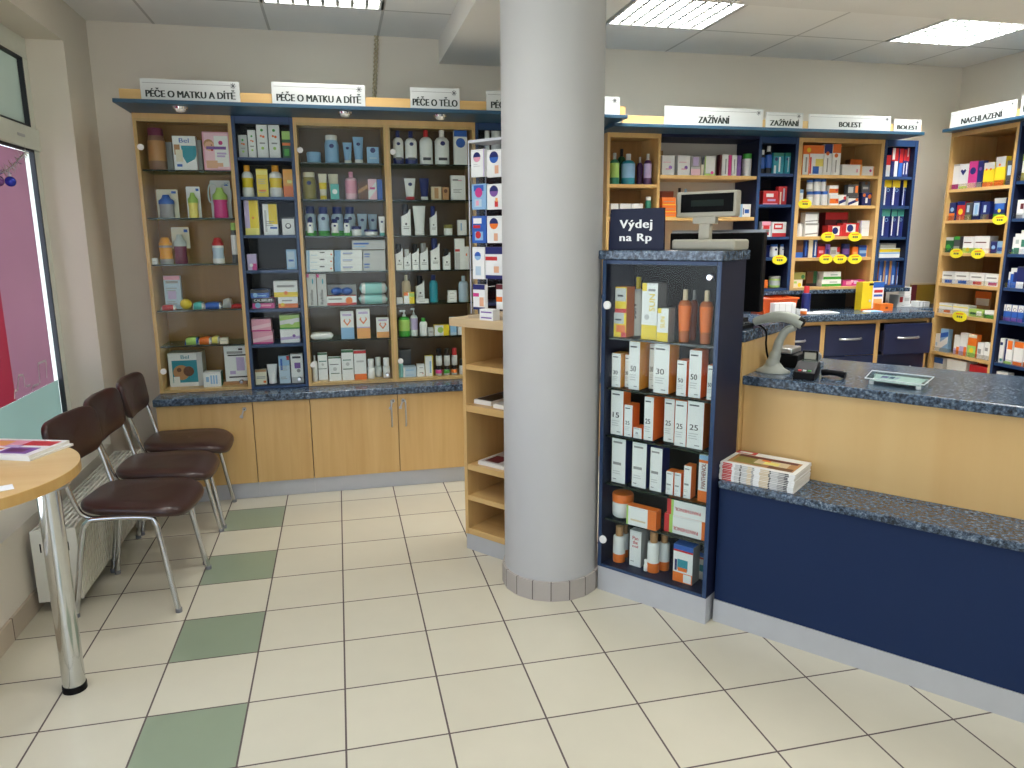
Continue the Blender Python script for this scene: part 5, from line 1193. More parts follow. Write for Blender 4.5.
row(FL, U, SH[4], Wn, zC[4], [
    (306.4, 316, 274.2, 'carton', 'Lgy', 'c.0,.9,.25,1:M c.55,.7,.7,.85:T', 'upright grey carton with lettering', {'txt': ('Rybilka', .46, .28, 'K', 'up', .42)}), (316.6, 326, 274.2, 'carton', 'Lgy', 'c.0,.9,.25,1:M c.55,.7,.7,.85:T', 'upright grey carton with lettering', {'txt': ('Rybilka', .46, .28, 'K', 'up', .42)}),
    (327.3, 356.5, 284.8, 'carton', 'Lgy', '', 'grey carton at the back', {'d': .13, 'dep': .06}), (327, 356.6, 296, 'carton', 'W/R', 'b.28:R o.75,.5,.12:O c.05,.6,.5,.78:Gy', 'white and red lying carton', {'dep': .10}), (331, 352.8, 287.2, 'dumbbell', 'B', '', 'blue teether above', {'on': 1}),
    (359, 388, 294.6, 'pack', 'Lt/Lgy/Lgy', '', 'lower teal wipes pack', {'dep': .13}), (359.5, 387.6, 282.8, 'pack', 'Lt/W/Lgy', '', 'upper teal wipes pack', {'on': 1, 'dep': .13})])
hb = 'o.5,.99,.01:W c.15,.84,.85,.92:Lv h.5,.62,.3:O h.5,.64,.2:W '
row(FL, U, SH[5], Wn, zC[5], [
    (310, 333.5, 333.2, 'pack', 'W/W/W', '', 'small white wipes pack', {'dep': .10}), (340.2, 353.6, 311.6, 'carton', 'W', hb + 'b.42:Lb', 'white and blue carton, heart print', {}), (356.2, 369.8, 309.2, 'carton', 'W', hb + 'b.36:Lo c.0,.36,1,.4:Lv', 'white and orange carton, heart print', {}), (376.3, 389, 317.8, 'carton', 'W', hb + 'b.3:Lo', 'short white carton, heart print', {})])
row(FL, U, 'bottom board', Wn, zC[6], [
    (311.8, 317.4, 355.4, 'bottle', 'W/Lgy', 'slim', 'slim white spray bottle', {}), (317.6, 327.2, 353.2, 'carton', 'W', 't.06:Dgr c.0,.44,.9,.46:Dgr c.1,.7,.9,.73:Gr o.5,.6,.14:Lgy b.06:Be', 'white carton with green lines', {}), (328.3, 341, 357.2, 'carton', 'W', 't.05:Dgr c.1,.68,.8,.71:Dg c.15,.3,.85,.33:Dgr o.5,.5,.16:Lgy', 'wide white carton, green lines', {}),
    (341.2, 353.2, 350.2, 'carton', 'W', 't.08:Dgr c.1,.66,.8,.69:Gr c.1,.36,.9,.39:Dgr o.5,.54,.16:Lgy', 'tall white carton, green top', {}), (353.6, 366, 350.6, 'carton', 'W', 't.1:R d.0,.0,.2:O c.2,.6,.8,.66:Lgy', 'white carton with red top', {}),
    (367, 374.6, 358.9, 'roll', 'W/W', '', 'white roll-on bottle', {}), (374.4, 381.4, 357.2, 'roll', 'W/W', '', 'white roll-on bottle set back', {'d': .06}), (382.6, 390, 357.7, 'roll', 'W/W', '', 'white roll-on bottle', {})])

U = 'showcase behind tights stand'
row(FL, U, SH[0], Wn, zC[0], [
    (392.3, 403, 130.8, 'bottle', 'W/N', 'square slim foots mark', 'white lotion bottle, navy cap', {}), (404.5, 416.7, 131.4, 'bottle', 'W/N', 'square slim foots mark', 'white lotion bottle, navy cap', {}), (419, 432.3, 130.2, 'bottle', 'W/R/W', 'square slim foots', 'white lotion bottle, red cap', {}), (434.2, 448.8, 130.2, 'bottle', 'W/W', 'square slim foots mark', 'broad white lotion bottle', {}),
    (453.8, 467, 130.4, 'carton', 'W', 't.18:B o.5,.64,.36:B', 'tall white carton, blue oval', {})])
row(FL, U, SH[1], Wn, zC[1], [
    (404, 415.6, 178.4, 'tube', 'W/R', 'mark', 'white tube, red cap', {}), (419.2, 429, 178.4, 'tube', 'N/W', '', 'navy and white tube', {}), (431.3, 441.6, 186.7, 'carton', 'Be', 'c.3,.1,.7,.9:Tan', 'brown glass trial pack', {}), (442.4, 449, 187.2, 'carton', 'Tan', 'o.5,.7,.3:Br', 'narrow brown trial pack', {}), (450.8, 465.4, 175.5, 'carton', 'W', 'n.78,.5 c.5,.78,.75,.82:P l', 'large plain white carton', {})])
sl = 'o.5,.62,.12:Dg c.2,.45,.85,.5:Lgy c.2,.35,.8,.4:Gy'
row(FL, U, SH[2], Wn, zC[2], [
    (401, 410.6, 209, 'slant', 'W/K', sl, 'slant cut white carton', {}), (412.5, 425.5, 206, 'tube', 'W/W', '', 'big white tube, coral band', {}), (429.9, 436.9, 211, 'slant', 'W/N', sl, 'slant cut white carton', {}), (443.5, 452.6, 224.8, 'jar', 'W/Ol', '', 'small white jar', {}), (457.8, 466.8, 220, 'carton', 'W', 'c.3,.3,.45,.8:Lb', 'small white carton', {})])
row(FL, U, SH[3], Wn, zC[3], [
    (395.4, 403, 248.2, 'slant', 'W/K', sl, 'slant cut white carton', {}), (403.7, 411, 252.8, 'slant', 'W/Lgy', sl, 'short slant cut white carton', {}), (411.7, 419, 248.2, 'slant', 'W/K', sl, 'slant cut white carton', {}), (419.8, 428, 247.7, 'slant', 'W/Gy', sl, 'slant cut white carton', {}), (430.6, 439.6, 243.5, 'slant', 'W/N', sl, 'tall slant cut white carton', {}), (443.1, 450.5, 252.2, 'slant', 'W/K', sl, 'short slant cut white carton', {}),
    (454.8, 464.6, 238.6, 'carton', 'W', 'c.0,.58,.5,.66:R c.05,.0,.5,.55:Lgy', 'tall white carton with red bar', {}), (464.8, 469.2, 246.6, 'carton', 'W', 'c.2,.6,.5,.7:O', 'narrow white carton', {'d': -.01})])
row(FL, U, SH[4], Wn, zC[4], [
    (397, 403, 297.8, 'carton', 'W', '', 'small white carton', {}), (401.2, 410.6, 274.9, 'bottle', 'Be/Cr/Be', 'slim', 'beige lotion bottle', {'d': .06}), (403.8, 414.6, 292.3, 'carton', 'Y', 'c.0,.0,.5,1:W c.0,.7,.4,1:O c.5,.6,1,.9:Lg', 'green and yellow carton', {'d': -.01}), (416, 424.4, 280.3, 'slant', 'W/K', sl, 'slant cut white carton', {'d': .05}),
    (416.2, 429, 299.2, 'carton', 'W', 'c.2,.4,.7,.6:Lgy', 'low white carton', {'d': -.01}), (429, 437.6, 274.9, 'bottle', 'T/N', '', 'teal bottle, navy cap', {'d': .03}), (448, 457, 300.8, 'carton', 'W', 'c.2,.4,.7,.5:Gy', 'lowest small white carton', {}), (448, 457, 295.6, 'carton', 'W', 'c.2,.4,.7,.5:Gy', 'middle small white carton', {'on': 1}), (448.3, 456.8, 290.5, 'carton', 'W', 'c.2,.4,.7,.5:Gy', 'topmost small white carton', {'on': 1}), (458.2, 468.4, 275.8, 'bottle', 'Pb/Pb', 'slim', 'whitish clear bottle', {})])
row(FL, U, SH[5], Wn, zC[5], [
    (398, 409.8, 310, 'pump', 'G/W/Lg', 'square', 'green pump bottle', {}), (409.6, 417.6, 308, 'pump', 'W/W/Lv', 'square', 'white pump bottle, violet label', {'d': .03}), (419.2, 427.4, 317.8, 'bottle', 'W/G', '', 'white bottle, green cap', {}), (428.2, 433.8, 327.8, 'carton', 'Lgy', 'c.2,.4,.8,.6:Gy', 'low grey carton', {}), (434.4, 449.4, 325.2, 'carton', 'W/Y', 'e.4:Y o.4,.55,.2:Lg', 'white and yellow carton', {}),
    (449.8, 456.6, 317.4, 'carton', 'Lb', 'o.3,.7,.12:B b.15:Pb', 'pale blue carton', {}), (458, 462.5, 326, 'carton', 'W', '', 'narrow white carton', {}), (463.5, 476, 322, 'carton', 'W', 'l', 'white carton behind the rack', {})])
row(FL, U, 'bottom board', Wn, zC[6], [
    (398.2, 403, 359.4, 'bottle', 'Lt/W', 'wide', 'pale green bottle', {}), (399, 411, 350, 'carton', 'Dg', '', 'dark flat carton at back', {'d': .14, 'dep': .03}), (403.4, 416.6, 373, 'carton', 'Pb', 'g.1:W c.2,.4,.8,.6:Lb', 'lower blue-white carton', {'dep': .09}), (403.4, 416.6, 367.3, 'carton', 'Pb', 'g.1:W c.2,.4,.8,.6:Lb', 'upper blue-white carton', {'on': 1, 'dep': .09}), (417, 424.8, 364.3, 'carton', 'W', 'c.3,.7,.8,.75:Gy c.3,.3,.8,.36:Gy c.7,.2,.8,.3:R', 'white carton', {}), (425, 433.2, 356, 'carton', 'W/Y', 'c.55,.15,.75,.75:Lb e.12:Y', 'white and yellow carton', {}),
    (435.5, 441.9, 365.5, 'roll', 'Lgy/K/M', '', 'lower bottle, pink label', {}), (435.5, 441.9, 348.6, 'roll', 'Lgy/K/Lgy', '', 'upper bottle, black cap', {'on': 1}), (443.6, 450, 365.3, 'roll', 'Lgy/K/G', '', 'lower bottle, green label', {}), (443.6, 450, 348.4, 'roll', 'Lgy/K/Lgy', '', 'upper bottle, black cap', {'on': 1}), (451.3, 457.2, 365, 'roll', 'Lgy/K/O', '', 'lower bottle, orange label', {}), (451.3, 457.2, 348, 'roll', 'Lgy/R/Lgy', '', 'upper bottle, red cap', {'on': 1}), (459, 464, 359, 'roll', 'Lgy/K', '', 'grey bottle', {})])
row(FL, 'navy showcase behind pillar', SH[0], Wn, zB[0], [(484.5, 489.5, 129, 'tub', 'W/W', '', 'narrow white tub', {}), (491, 501, 127.5, 'tub', 'W/W', '', 'broad white tub', {})])

# sun cream and skin care in the counter showcase
U = 'navy counter showcase'; Pl = 'the pillar'; D0 = -.0586 + .045
def prow(k, items): row(FC, U, SH[k] if k < 5 else 'bottom board', Pl, (PED + [.1345])[k], items, d=D0, backd=.17)
prow(0, [
    (613.8, 626.5, 312.8, 'carton', 'Y/O', 'c.0,.55,.8,1:Lgy c.1,.68,.6,.75:Dg c.2,.2,.95,.5:O c.6,.0,1,.2:R', 'lower yellow and orange carton', {'dep': .07}), (615.3, 627, 287, 'carton', 'Y/O', 'c.0,.45,.95,.95:Lgy c.2,.62,.7,.7:Dg b.16:R c.1,.2,.9,.42:Y', 'upper yellow and orange carton', {'on': 1, 'dep': .07}),
    (632.5, 645, 277, 'bottle', 'W/Y', 'slim square', 'white spray bottle, yellow nozzle', {'d': .075, 'tx': -.12, 'txt': ('SUN', .24, .42, 'Dg', 'up', .55)}),
    (642.2, 658.2, 283.2, 'carton', 'W/Gy', 'c.0,.86,.3,1:Y b.26:Y c.4,.86,.85,.9:Gy o.34,.4,.16:Lgy', 'large white and yellow carton', {'dep': .08, 'txt': ('SUN', .30, .66, 'Y', 'up', .36), 'tx': .16}),
    (657.3, 668.8, 308.4, 'carton', 'W/Gy', 'c.0,.85,.35,1:Y b.27:Y', 'small white and yellow carton', {'dep': .06, 'txt': ('SUN', .34, .58, 'Y', 'up', .4), 'd': -.02}),
    (679.2, 692, 289.5, 'bottle', 'Tn/Be/O', 'taper slim', 'brown tanning oil bottle', {}), (690.4, 698.5, 290, 'bottle', 'Am/Gy', 'taper slim', 'dark oil bottle set back', {'d': .08}), (700.5, 714, 290.5, 'bottle', 'Tn/Be/O', 'taper slim', 'brown tanning oil bottle', {})])
def sc_(lab, num, side='O', **k):
    side = {'Y': 'Yo', 'O': 'Ob'}[side]
    return 'W/%s' % side, 'c.1,.88,.7,.91:Dg c.1,.30,.7,.315:Lgy c.1,.25,.6,.265:Lgy c.1,.20,.65,.215:Lgy c.5,.06,.8,.08:Gy', lab, dict({'txt': (num, .52, .44, 'K', None, .115), 'tx': -.08, 'dep': .065}, **k)
sp_y, sp_o = 'Y', 'O'
prow(1, [
    (612, 621, 353.4, 'carton', *sc_('short white carton numbered thirty', '30', 'Y')), (625, 630, 355, 'carton', *sc_('short white carton numbered thirty', '30', 'Y', d=.03)), (629.3, 640.3, 341.8, 'carton', *sc_('tall white carton numbered fifty', '50', 'Y', dep=.09)),
    (649.5, 656, 344, 'carton', *sc_('white carton set back', '30', 'Y', d=.06)), (654.3, 670, 344, 'carton', *sc_('broad white carton numbered thirty', '30', 'Y', dep=.09)), (677, 687, 360.6, 'carton', *sc_('short white carton, orange side', '50', 'O')), (689.5, 702.3, 350.5, 'carton', *sc_('tall white carton, orange side', '50', 'O')), (707.5, 714.5, 365.5, 'carton', *sc_('narrow white carton, orange side', '50', 'O'))])
prow(2, [
    (611.2, 623.8, 389, 'carton', *sc_('tall white carton numbered fifteen', '15', 'O')), (624.3, 632.7, 405, 'carton', *sc_('short white carton numbered twenty-five', '25', 'O')), (633.2, 641.8, 427.8, 'carton', *sc_('tiny white carton', '25', 'O', txt=('25', .3, .5, 'Dg', None, .2))), (644.4, 654, 397, 'carton', *sc_('tall white carton, broad orange side', '25', 'O', dep=.12)),
    (664.5, 675, 399, 'carton', *sc_('pinkish white carton numbered twenty-five', '25', 'O', d=.03)), (675.3, 687.3, 401, 'carton', *sc_('white carton numbered twenty-five', '25', 'O')), (687.8, 704.6, 400.5, 'carton', *sc_('broad white carton numbered twenty-five', '25', 'O'))])
wb = 'c.1,.88,.75,.92:Gy c.1,.40,.7,.46:Gy c.1,.25,.6,.265:Lgy c.1,.20,.65,.215:Lgy c.1,.07,.35,.09:Gy'
prow(3, [
    (612, 626, 438, 'carton', 'W/N', wb, 'white carton, navy side', {'dep': .07}), (632.4, 647, 443, 'carton', 'W/N', wb, 'white carton, navy side', {'dep': .07}), (650.4, 662.7, 448, 'carton', 'W/N', wb, 'smaller white carton, navy side', {'dep': .07}),
    (666, 673.5, 471.5, 'carton', 'W/Ob', wb, 'small white carton, orange side', {'dep': .05}), (674.4, 681.3, 473, 'carton', 'W/Ob', wb, 'small white carton, orange side', {'dep': .05}), (683.9, 691.6, 466, 'carton', 'W/Ob', wb, 'taller white carton, orange side', {'dep': .05}),
    (699, 709.5, 455.5, 'carton', 'W', 't.10:Lb c.0,.84,1,.90:O b.24:O', 'upright white carton, orange foot', {'dep': .05, 'txt': ('PANTHENOL', .54, .56, 'Am', 'up', .42)})])
prow(4, [
    (613.5, 632.7, 492.5, 'jar', 'W/O', '', 'round white jar, orange lid', {}), (626.3, 656.5, 508.5, 'carton', 'W/O', 'g.06:Lg e.28:O c.15,.25,.65,.34:Be', 'lying white carton, orange end', {'dep': .045, 'd': -.03}),
    (664, 708, 518, 'carton', 'W/O', 'g.12:R c.12,.0,.2,1:Lg e.13:O', 'lower lying carton, red end', {'dep': .06, 'txt': ('PANTHENOL', .58, .3, 'R', 'flip', .2)}), (667, 709.5, 501.5, 'carton', 'W/O', 'g.1:R c.1,.0,.16,1:Lg e.06:O', 'upper lying carton, red end', {'on': 1, 'dep': .06, 'txt': ('PANTHENOL', .62, .4, 'R', 'flip', .2)})])
prow(5, [
    (614, 625.2, 526, 'spray', 'W/Tan/O', 'foot', 'white spray can, orange foot', {}), (622.5, 628.6, 525, 'spray', 'W/Tan/O', 'foot', 'spray can set back', {'d': .07}), (629.8, 641.5, 531, 'carton', 'W/Lgy', 'c.1,.12,.4,.14:Gy', 'tall white carton, red wording', {'dep': .07, 'd': .02, 'txt': (('Pan', .5, .8, 'R', None, .1), ('the', .42, .68, 'R', None, .1), ('nol', .5, .57, 'R', None, .075))}),
    (643.7, 648.2, 559.5, 'roll', 'W/W', '', 'small white lip stick', {'d': .0}), (648.3, 660, 531.5, 'spray', 'W/Tan/O', 'foot', 'tall spray can', {}), (659.5, 670, 532.5, 'spray', 'W/Tan/O', 'foot', 'tall spray can', {'d': .05}),
    (673.4, 693.5, 546, 'carton', 'W/Gy/B', 't.13:B c.0,.82,1,.87:R c.08,.3,.2,.6:N c.22,.34,.75,.62:T c.25,.3,.72,.4:O b.26:O c.55,.02,.95,.24:W', 'white, blue and orange carton', {'dep': .07}), (699, 706.5, 553, 'carton', 'W', 't.16:B c.0,.76,1,.82:R c.1,.3,.8,.55:T', 'blue topped carton set back', {'d': .08})])

# mouthwash bay and open shelf
U = 'wooden bay beside pillar'
row(FL, U, SH[0], Pl, 1.956, [
    (609.8, 619.3, 153, 'bottle', 'Gr/Cl/Lg', 'square slim', 'green mouthwash bottle', {}), (617.5, 626, 149, 'bottle', 'Dgr/K', 'square slim', 'dark mouthwash bottle set back', {'d': .10}), (621.8, 635, 154, 'bottle', 'T/Lgy/Lb', 'square slim', 'blue mouthwash bottle', {}), (637, 643, 157, 'bottle', 'Pw/Lgy', 'square slim', 'narrow purple mouthwash bottle', {'d': .07}), (643.6, 655, 154, 'bottle', 'Pw/Lgy/Lv', 'square slim', 'purple mouthwash bottle', {})])
row(FL, U, SH[1], Pl, 1.739, [
    (610.8, 618.4, 203.6, 'carton', 'W', 'c.2,.4,.8,.6:Gy', 'white carton', {}), (620, 631.4, 203.6, 'carton', 'W', 'c.2,.4,.8,.6:Gy', 'white carton', {}), (631.8, 643, 203.6, 'carton', 'W', 'c.2,.4,.8,.6:Gy', 'white carton', {}), (645, 652.3, 196.8, 'bottle', 'Gr/W', 'wide', 'teal bottle, white cap', {})])
U = 'open shelf behind till'
row(FL, U, SH[0], Pl, 2.02, [
    (662, 674.7, 155.5, 'carton', 'W', 'o.68,.4,.14:V c.1,.65,.7,.68:P c.3,.3,.7,.35:P', 'white carton, violet butterfly', {}), (678, 690.3, 155.5, 'carton', 'W', 'o.68,.4,.14:V c.1,.65,.7,.68:P c.3,.3,.7,.35:P', 'white carton, violet butterfly', {}), (691.2, 700.8, 156, 'carton', 'Lgy', 't.55:Gy c.2,.5,.8,.95:Lv b.35:Pk', 'grey and lilac carton', {}), (701.2, 704, 157, 'carton', 'Cr', 't.4:Dg', 'narrow cream carton', {}), (704.7, 715.6, 156, 'carton', 'W', 'd.0,.0,.12:Lg o.72,.16,.14:M g.1:Lg', 'white and green carton', {}),
    (719.6, 722, 154.6, 'carton', 'Dr', '', 'narrow wine red carton', {}), (722.3, 728.6, 154.4, 'carton', 'W', 'c.5,.1,.7,.8:Gy', 'narrow white carton', {}), (728.8, 731.9, 155, 'carton', 'M', '', 'narrow magenta carton', {}), (732.2, 737.2, 155.2, 'carton', 'W', 'c.4,.1,.6,.8:Gy', 'narrow white carton', {}), (737.4, 741.4, 155.4, 'carton', 'V', '', 'narrow violet carton', {}), (742.2, 754.4, 154.2, 'tub', 'W/G', '', 'white tub, green top', {})])
row(FL, U, SH[1], Pl, 1.739, [
    (662, 676.2, 212, 'carton', 'O', 'n.4 b.08:Y', 'lowest orange carton', {}), (662, 676, 205, 'carton', 'O', 'n.4 b.08:Y', 'middle orange carton', {'on': 1}), (662, 675.8, 197.4, 'carton', 'O', 'n.4 b.08:Y', 'topmost orange carton', {'on': 1}), (659.8, 673.6, 191.2, 'carton', 'Am', '', 'dark orange carton set back', {'d': .10}), (676.8, 682, 188, 'bottle', 'K/K', '', 'dark bottle', {'d': .08}), (683, 688, 189, 'bottle', 'B/Lb', '', 'blue bottle', {'d': .08}),
    (734.5, 739, 198.8, 'carton', 'R', 't.3:W', 'narrow red carton', {}), (739.6, 752, 204.2, 'carton', 'W', 'g.25:Lb c.45,.3,.85,.6:B c.3,.2,.38,.7:N', 'white and blue carton', {})])
U = 'narrow navy bay'
row(FL, U, SH[0], Pl, 2.04, [
    (760.2, 765.4, 150, 'bottle', 'K/W/B', '', 'small brown bottle', {}), (765.5, 772, 146, 'bottle', 'K/W/B', '', 'taller brown bottle', {}), (773.3, 784, 152.8, 'carton', 'T', 't.15:Gr o.3,.7,.15:N c.1,.0,.3,.4:W c.55,.1,.7,.8:W', 'teal carton', {}), (785.2, 793.6, 152.8, 'carton', 'T', 't.15:Gr o.4,.7,.2:N c.55,.1,.7,.8:W', 'teal carton', {})])
row(FL, U, SH[1], Pl, 1.827, [
    (763.2, 778, 190.8, 'carton', 'R', 'c.2,.55,.7,.8:W c.3,.25,.85,.4:Lv b.1:P', 'red carton', {}), (778.5, 788, 186.5, 'carton', 'R', 'c.2,.0,.35,.7:Cr c.55,.2,.75,.9:Pb', 'upright red carton', {'d': .02})])
row(FL, U, SH[2], Pl, 1.60, [
    (761.8, 771, 221.5, 'carton', 'W', 't.3:P c.15,.5,.85,.75:R c.3,.1,.8,.45:R', 'white and red carton', {}), (772.3, 788.4, 222, 'carton', 'W', 'c.1,.5,.75,.9:R c.2,.62,.65,.78:W b.25:R', 'wide white and red carton', {})])
row(FL, U, SH[3], Pl, 1.452, [
    (761.8, 765.4, 245.6, 'carton', 'W', 't.5:R', 'narrow red and white carton', {}), (766, 769.8, 245, 'carton', 'N', '', 'narrow navy carton', {'d': .05}), (770.2, 777.4, 244.3, 'bottle', 'W/B', 'wide mark', 'white bottle, blue cap', {}), (779.4, 786.8, 244.3, 'bottle', 'W/B', 'wide mark', 'white bottle, blue cap', {})])
row(FL, U, 'bottom board', Pl, 1.2315, [(762.2, 767.6, 280, 'tub', 'O/O', '', 'small orange tub', {}), (768.2, 781.8, 276, 'tub', 'Lg/Gy/Cl', '', 'pale green tub', {})])
U = 'wide wooden bay'
row(FL, U, SH[0], Pl, 2.035, [
    (803.6, 824.2, 145.2, 'carton', 'O', 'c.0,.0,.28,.7:W c.33,.0,1,.72:W o.26,.84,.1:Y c.34,.05,.42,.6:R c.5,.05,.8,.3:B c.62,.3,1,.55:Ly c.12,.1,.2,.6:Gy', 'large orange and white carton', {}), (824.6, 832.6, 144, 'carton', 'W', 't.3:N o.45,.7,.22:O c.4,.1,.55,.55:Gy', 'tall white and navy carton', {}), (833, 841.4, 144.2, 'carton', 'W', 't.28:O o.45,.64,.22:O c.4,.1,.55,.5:Gy', 'tall white and orange carton', {}),
    (850, 862, 159.4, 'carton', 'Br', 't.3:O c.2,.2,.45,.7:Tan c.6,.2,.8,.7:Tan', 'brown carton set back', {'d': .1}), (842, 862, 164.6, 'carton', 'W', 'c.72,.3,.8,.6:P e.1:Lo', 'lying white carton', {}), (862.4, 876.8, 166.4, 'carton', 'W', 'o.68,.55,.1:M e.1:Lo', 'lying white carton', {})])
row(FL, U, SH[1], Pl, 1.822, [
    (798.2, 803, 189.6, 'tub', 'W/Lb', '', 'small white tub', {}), (806.8, 812.4, 191.6, 'tub', 'Lgy/B/W', '', 'lower white and blue tub', {}), (806.8, 812.4, 180, 'tub', 'Lgy/B/W', '', 'upper white and blue tub', {'on': 1}), (813, 820, 191.4, 'tub', 'W/B/W', '', 'lower white and blue tub', {}), (813, 820, 179.2, 'tub', 'W/B/W', '', 'upper white and blue tub', {'on': 1}), (820.8, 827, 191.4, 'tub', 'W/B/W', '', 'lower white and blue tub', {}), (820.8, 825.6, 179.2, 'tub', 'W/B/W', '', 'upper white and blue tub', {'on': 1}),
    (829.6, 838.6, 195, 'carton', 'W', 'c.0,.2,1,.65:O o.8,.5,.12:R', 'lower white and orange carton', {}), (829.2, 838.4, 185.4, 'carton', 'W', 'c.0,.2,1,.65:O o.8,.5,.12:R', 'upper white and orange carton', {'on': 1}), (838.9, 846.2, 194.8, 'carton', 'W', 'd.1,.4,.3:N o.8,.7,.2:R', 'white carton, navy stripe', {}),
    (848, 858.6, 196.5, 'carton', 'W', 'd.0,.5,.3:N c.7,.5,.95,.9:O t.2:Dg', 'lower white and navy carton', {}), (848, 858.6, 184.6, 'carton', 'Dg', 'c.0,.3,.5,.8:Lgy c.7,.3,.95,.9:O', 'upper dark carton', {'on': 1}), (862.2, 871.6, 192.6, 'carton', 'N', 'o.8,.7,.2:O o.2,.8,.16:O c.35,.2,.6,.6:W', 'lower navy and orange carton', {}), (862.2, 870, 181.4, 'carton', 'Dg', 'c.1,.3,.8,.5:Gy o.5,.85,.2:Br', 'upper dark carton, grey bar', {'on': 1})])
row(FL, U, SH[2], Pl, 1.60, [
    (796, 801.8, 223.6, 'tub', 'W/W', '', 'small white tub', {}), (805.2, 818.6, 223.2, 'carton', 'W', 'e.1:Lgy t.15:Gy d.1,.2,.1:Gy', 'lower tall white carton', {}), (805.4, 818.6, 212.4, 'carton', 'W', 'e.1:Lgy t.15:Gy d.1,.2,.1:Gy', 'upper tall white carton', {'on': 1}), (825.4, 848, 212.4, 'carton', 'Dr', 'o.62,.55,.14:K t.3:R', 'dark red carton set back', {'d': .09}), (827.8, 842.6, 225.2, 'carton', 'R', 'c.3,.1,.8,.9:W o.5,.5,.2:N', 'red carton, white panel', {}), (843, 858.8, 223, 'carton', 'R', 'c.2,.3,.8,.9:W o.45,.6,.2:N', 'red carton, white panel', {}), (860.5, 873, 227.4, 'carton', 'W', 'g.1:Lv', 'lower white carton, lilac edge', {}), (860.5, 873, 220.6, 'carton', 'W', 'g.1:Lv', 'upper white carton, lilac edge', {'on': 1})])
row(FL, U, SH[3], Pl, 1.447, [
    (795, 803.4, 240, 'carton', 'Br', 'b.3:B', 'dark brown carton', {}), (804.2, 808.6, 240, 'carton', 'N', 'c.3,.1,.6,.9:B', 'narrow navy carton', {}), (808.9, 813.2, 240, 'carton', 'Cr', '', 'narrow cream carton', {}), (813.6, 817.4, 240, 'carton', 'B', 'c.4,.1,.7,.9:W', 'narrow blue carton', {}), (817.7, 825, 243.6, 'carton', 'R', 't.2:Dr c.2,.3,.8,.5:P', 'red carton', {}), (825.4, 830, 244, 'carton', 'V', 'c.2,.2,.8,.6:N', 'narrow violet carton', {}), (830.2, 839.8, 247, 'carton', 'Lgy', 'c.7,.5,1,1:R c.1,.3,.6,.7:Gy', 'grey and red carton', {}), (841.8, 849, 243.6, 'tub', 'N/N/V', '', 'round navy tub', {}), (852.2, 858, 246.8, 'carton', 'O', 'c.2,.3,.8,.5:Lo', 'orange carton', {}), (858.8, 870.6, 245.2, 'carton', 'B', 'c.1,.3,.9,.55:Lb t.2:N e.1:Lo', 'blue carton', {})])
row(FL, U, 'bottom board', Pl, 1.2315, [
    (792.6, 802.4, 279.8, 'carton', 'Cr', 'o.7,.3,.2:Y c.1,.5,.4,.8:Lg', 'lower cream carton', {}), (793.2, 805.4, 272.4, 'carton', 'Ol', 'o.8,.4,.15:Dgr', 'upper olive carton', {'on': 1}), (806.6, 817, 271.2, 'carton', 'Br', 'e.35:Dgr b.2:K', 'large dark brown carton', {'d': .05}), (821.6, 841, 279.4, 'carton', 'W', 'b.35:G c.4,.5,.8,.7:Cl', 'lower white and green carton', {}), (823.4, 841, 271.8, 'carton', 'W', 'b.35:G c.4,.5,.8,.7:Cl', 'upper white and green carton', {'on': 1}), (842.6, 866, 280, 'carton', 'M', 'c.15,.2,.4,.8:P c.5,.3,.7,.9:Lv o.42,.8,.06:Pk', 'magenta carton', {})])
U = 'end navy bay'
tp = 'c.15,.05,.35,.75:W o.6,.62,.2:Lb o.6,.62,.14:N '
row(FL, U, SH[0], Pl, 2.03, [(886, 891, 155.2, 'carton', 'W', 't.45:R', 'short red and white carton', {}), (892, 899, 148, 'carton', 'N', 't.45:R c.1,.6,.5,1:W c.5,.0,1,.55:W', 'blue and red toothpaste carton', {}), (899.8, 903.8, 148.6, 'carton', 'B', 't.5:R', 'narrow blue and red carton', {}), (904, 907, 149.4, 'carton', 'N', 't.4:R c.2,.1,.5,.5:W', 'narrow navy carton', {}), (907.2, 912.8, 148, 'carton', 'N', 't.45:R c.2,.7,.6,1:W c.1,.1,.5,.5:W', 'blue and red toothpaste carton', {})])
row(FL, U, SH[1], Pl, 1.818, [(884, 892, 177.6, 'carton', 'N', 't.28:Y ' + tp, 'navy toothpaste carton, yellow top', {}), (892.6, 900.6, 177.6, 'carton', 'N', 't.28:Y ' + tp, 'navy toothpaste carton, yellow top', {}), (903.4, 911.2, 178, 'carton', 'N', 't.28:Y ' + tp, 'navy toothpaste carton, yellow top', {})])
row(FL, U, SH[2], Pl, 1.592, [(882, 890.4, 208, 'carton', 'N', 't.25:Aq ' + tp, 'navy toothpaste carton, teal top', {}), (891.6, 897.4, 208.4, 'carton', 'N', 't.25:Aq ' + tp, 'navy toothpaste carton, teal top', {}), (897.7, 904, 208.6, 'carton', 'N', 't.25:Aq ' + tp, 'navy toothpaste carton, teal top', {})])
row(FL, U, SH[3], Pl, 1.437, [(879, 899.8, 248.2, 'carton', 'W', 'c.0,.6,1,.9:Y c.0,.4,1,.55:Lb', 'lying white and yellow carton', {}), (880, 895.8, 243.2, 'carton', 'Lgy', 't.3:Gy', 'grey carton above', {'on': 1})])
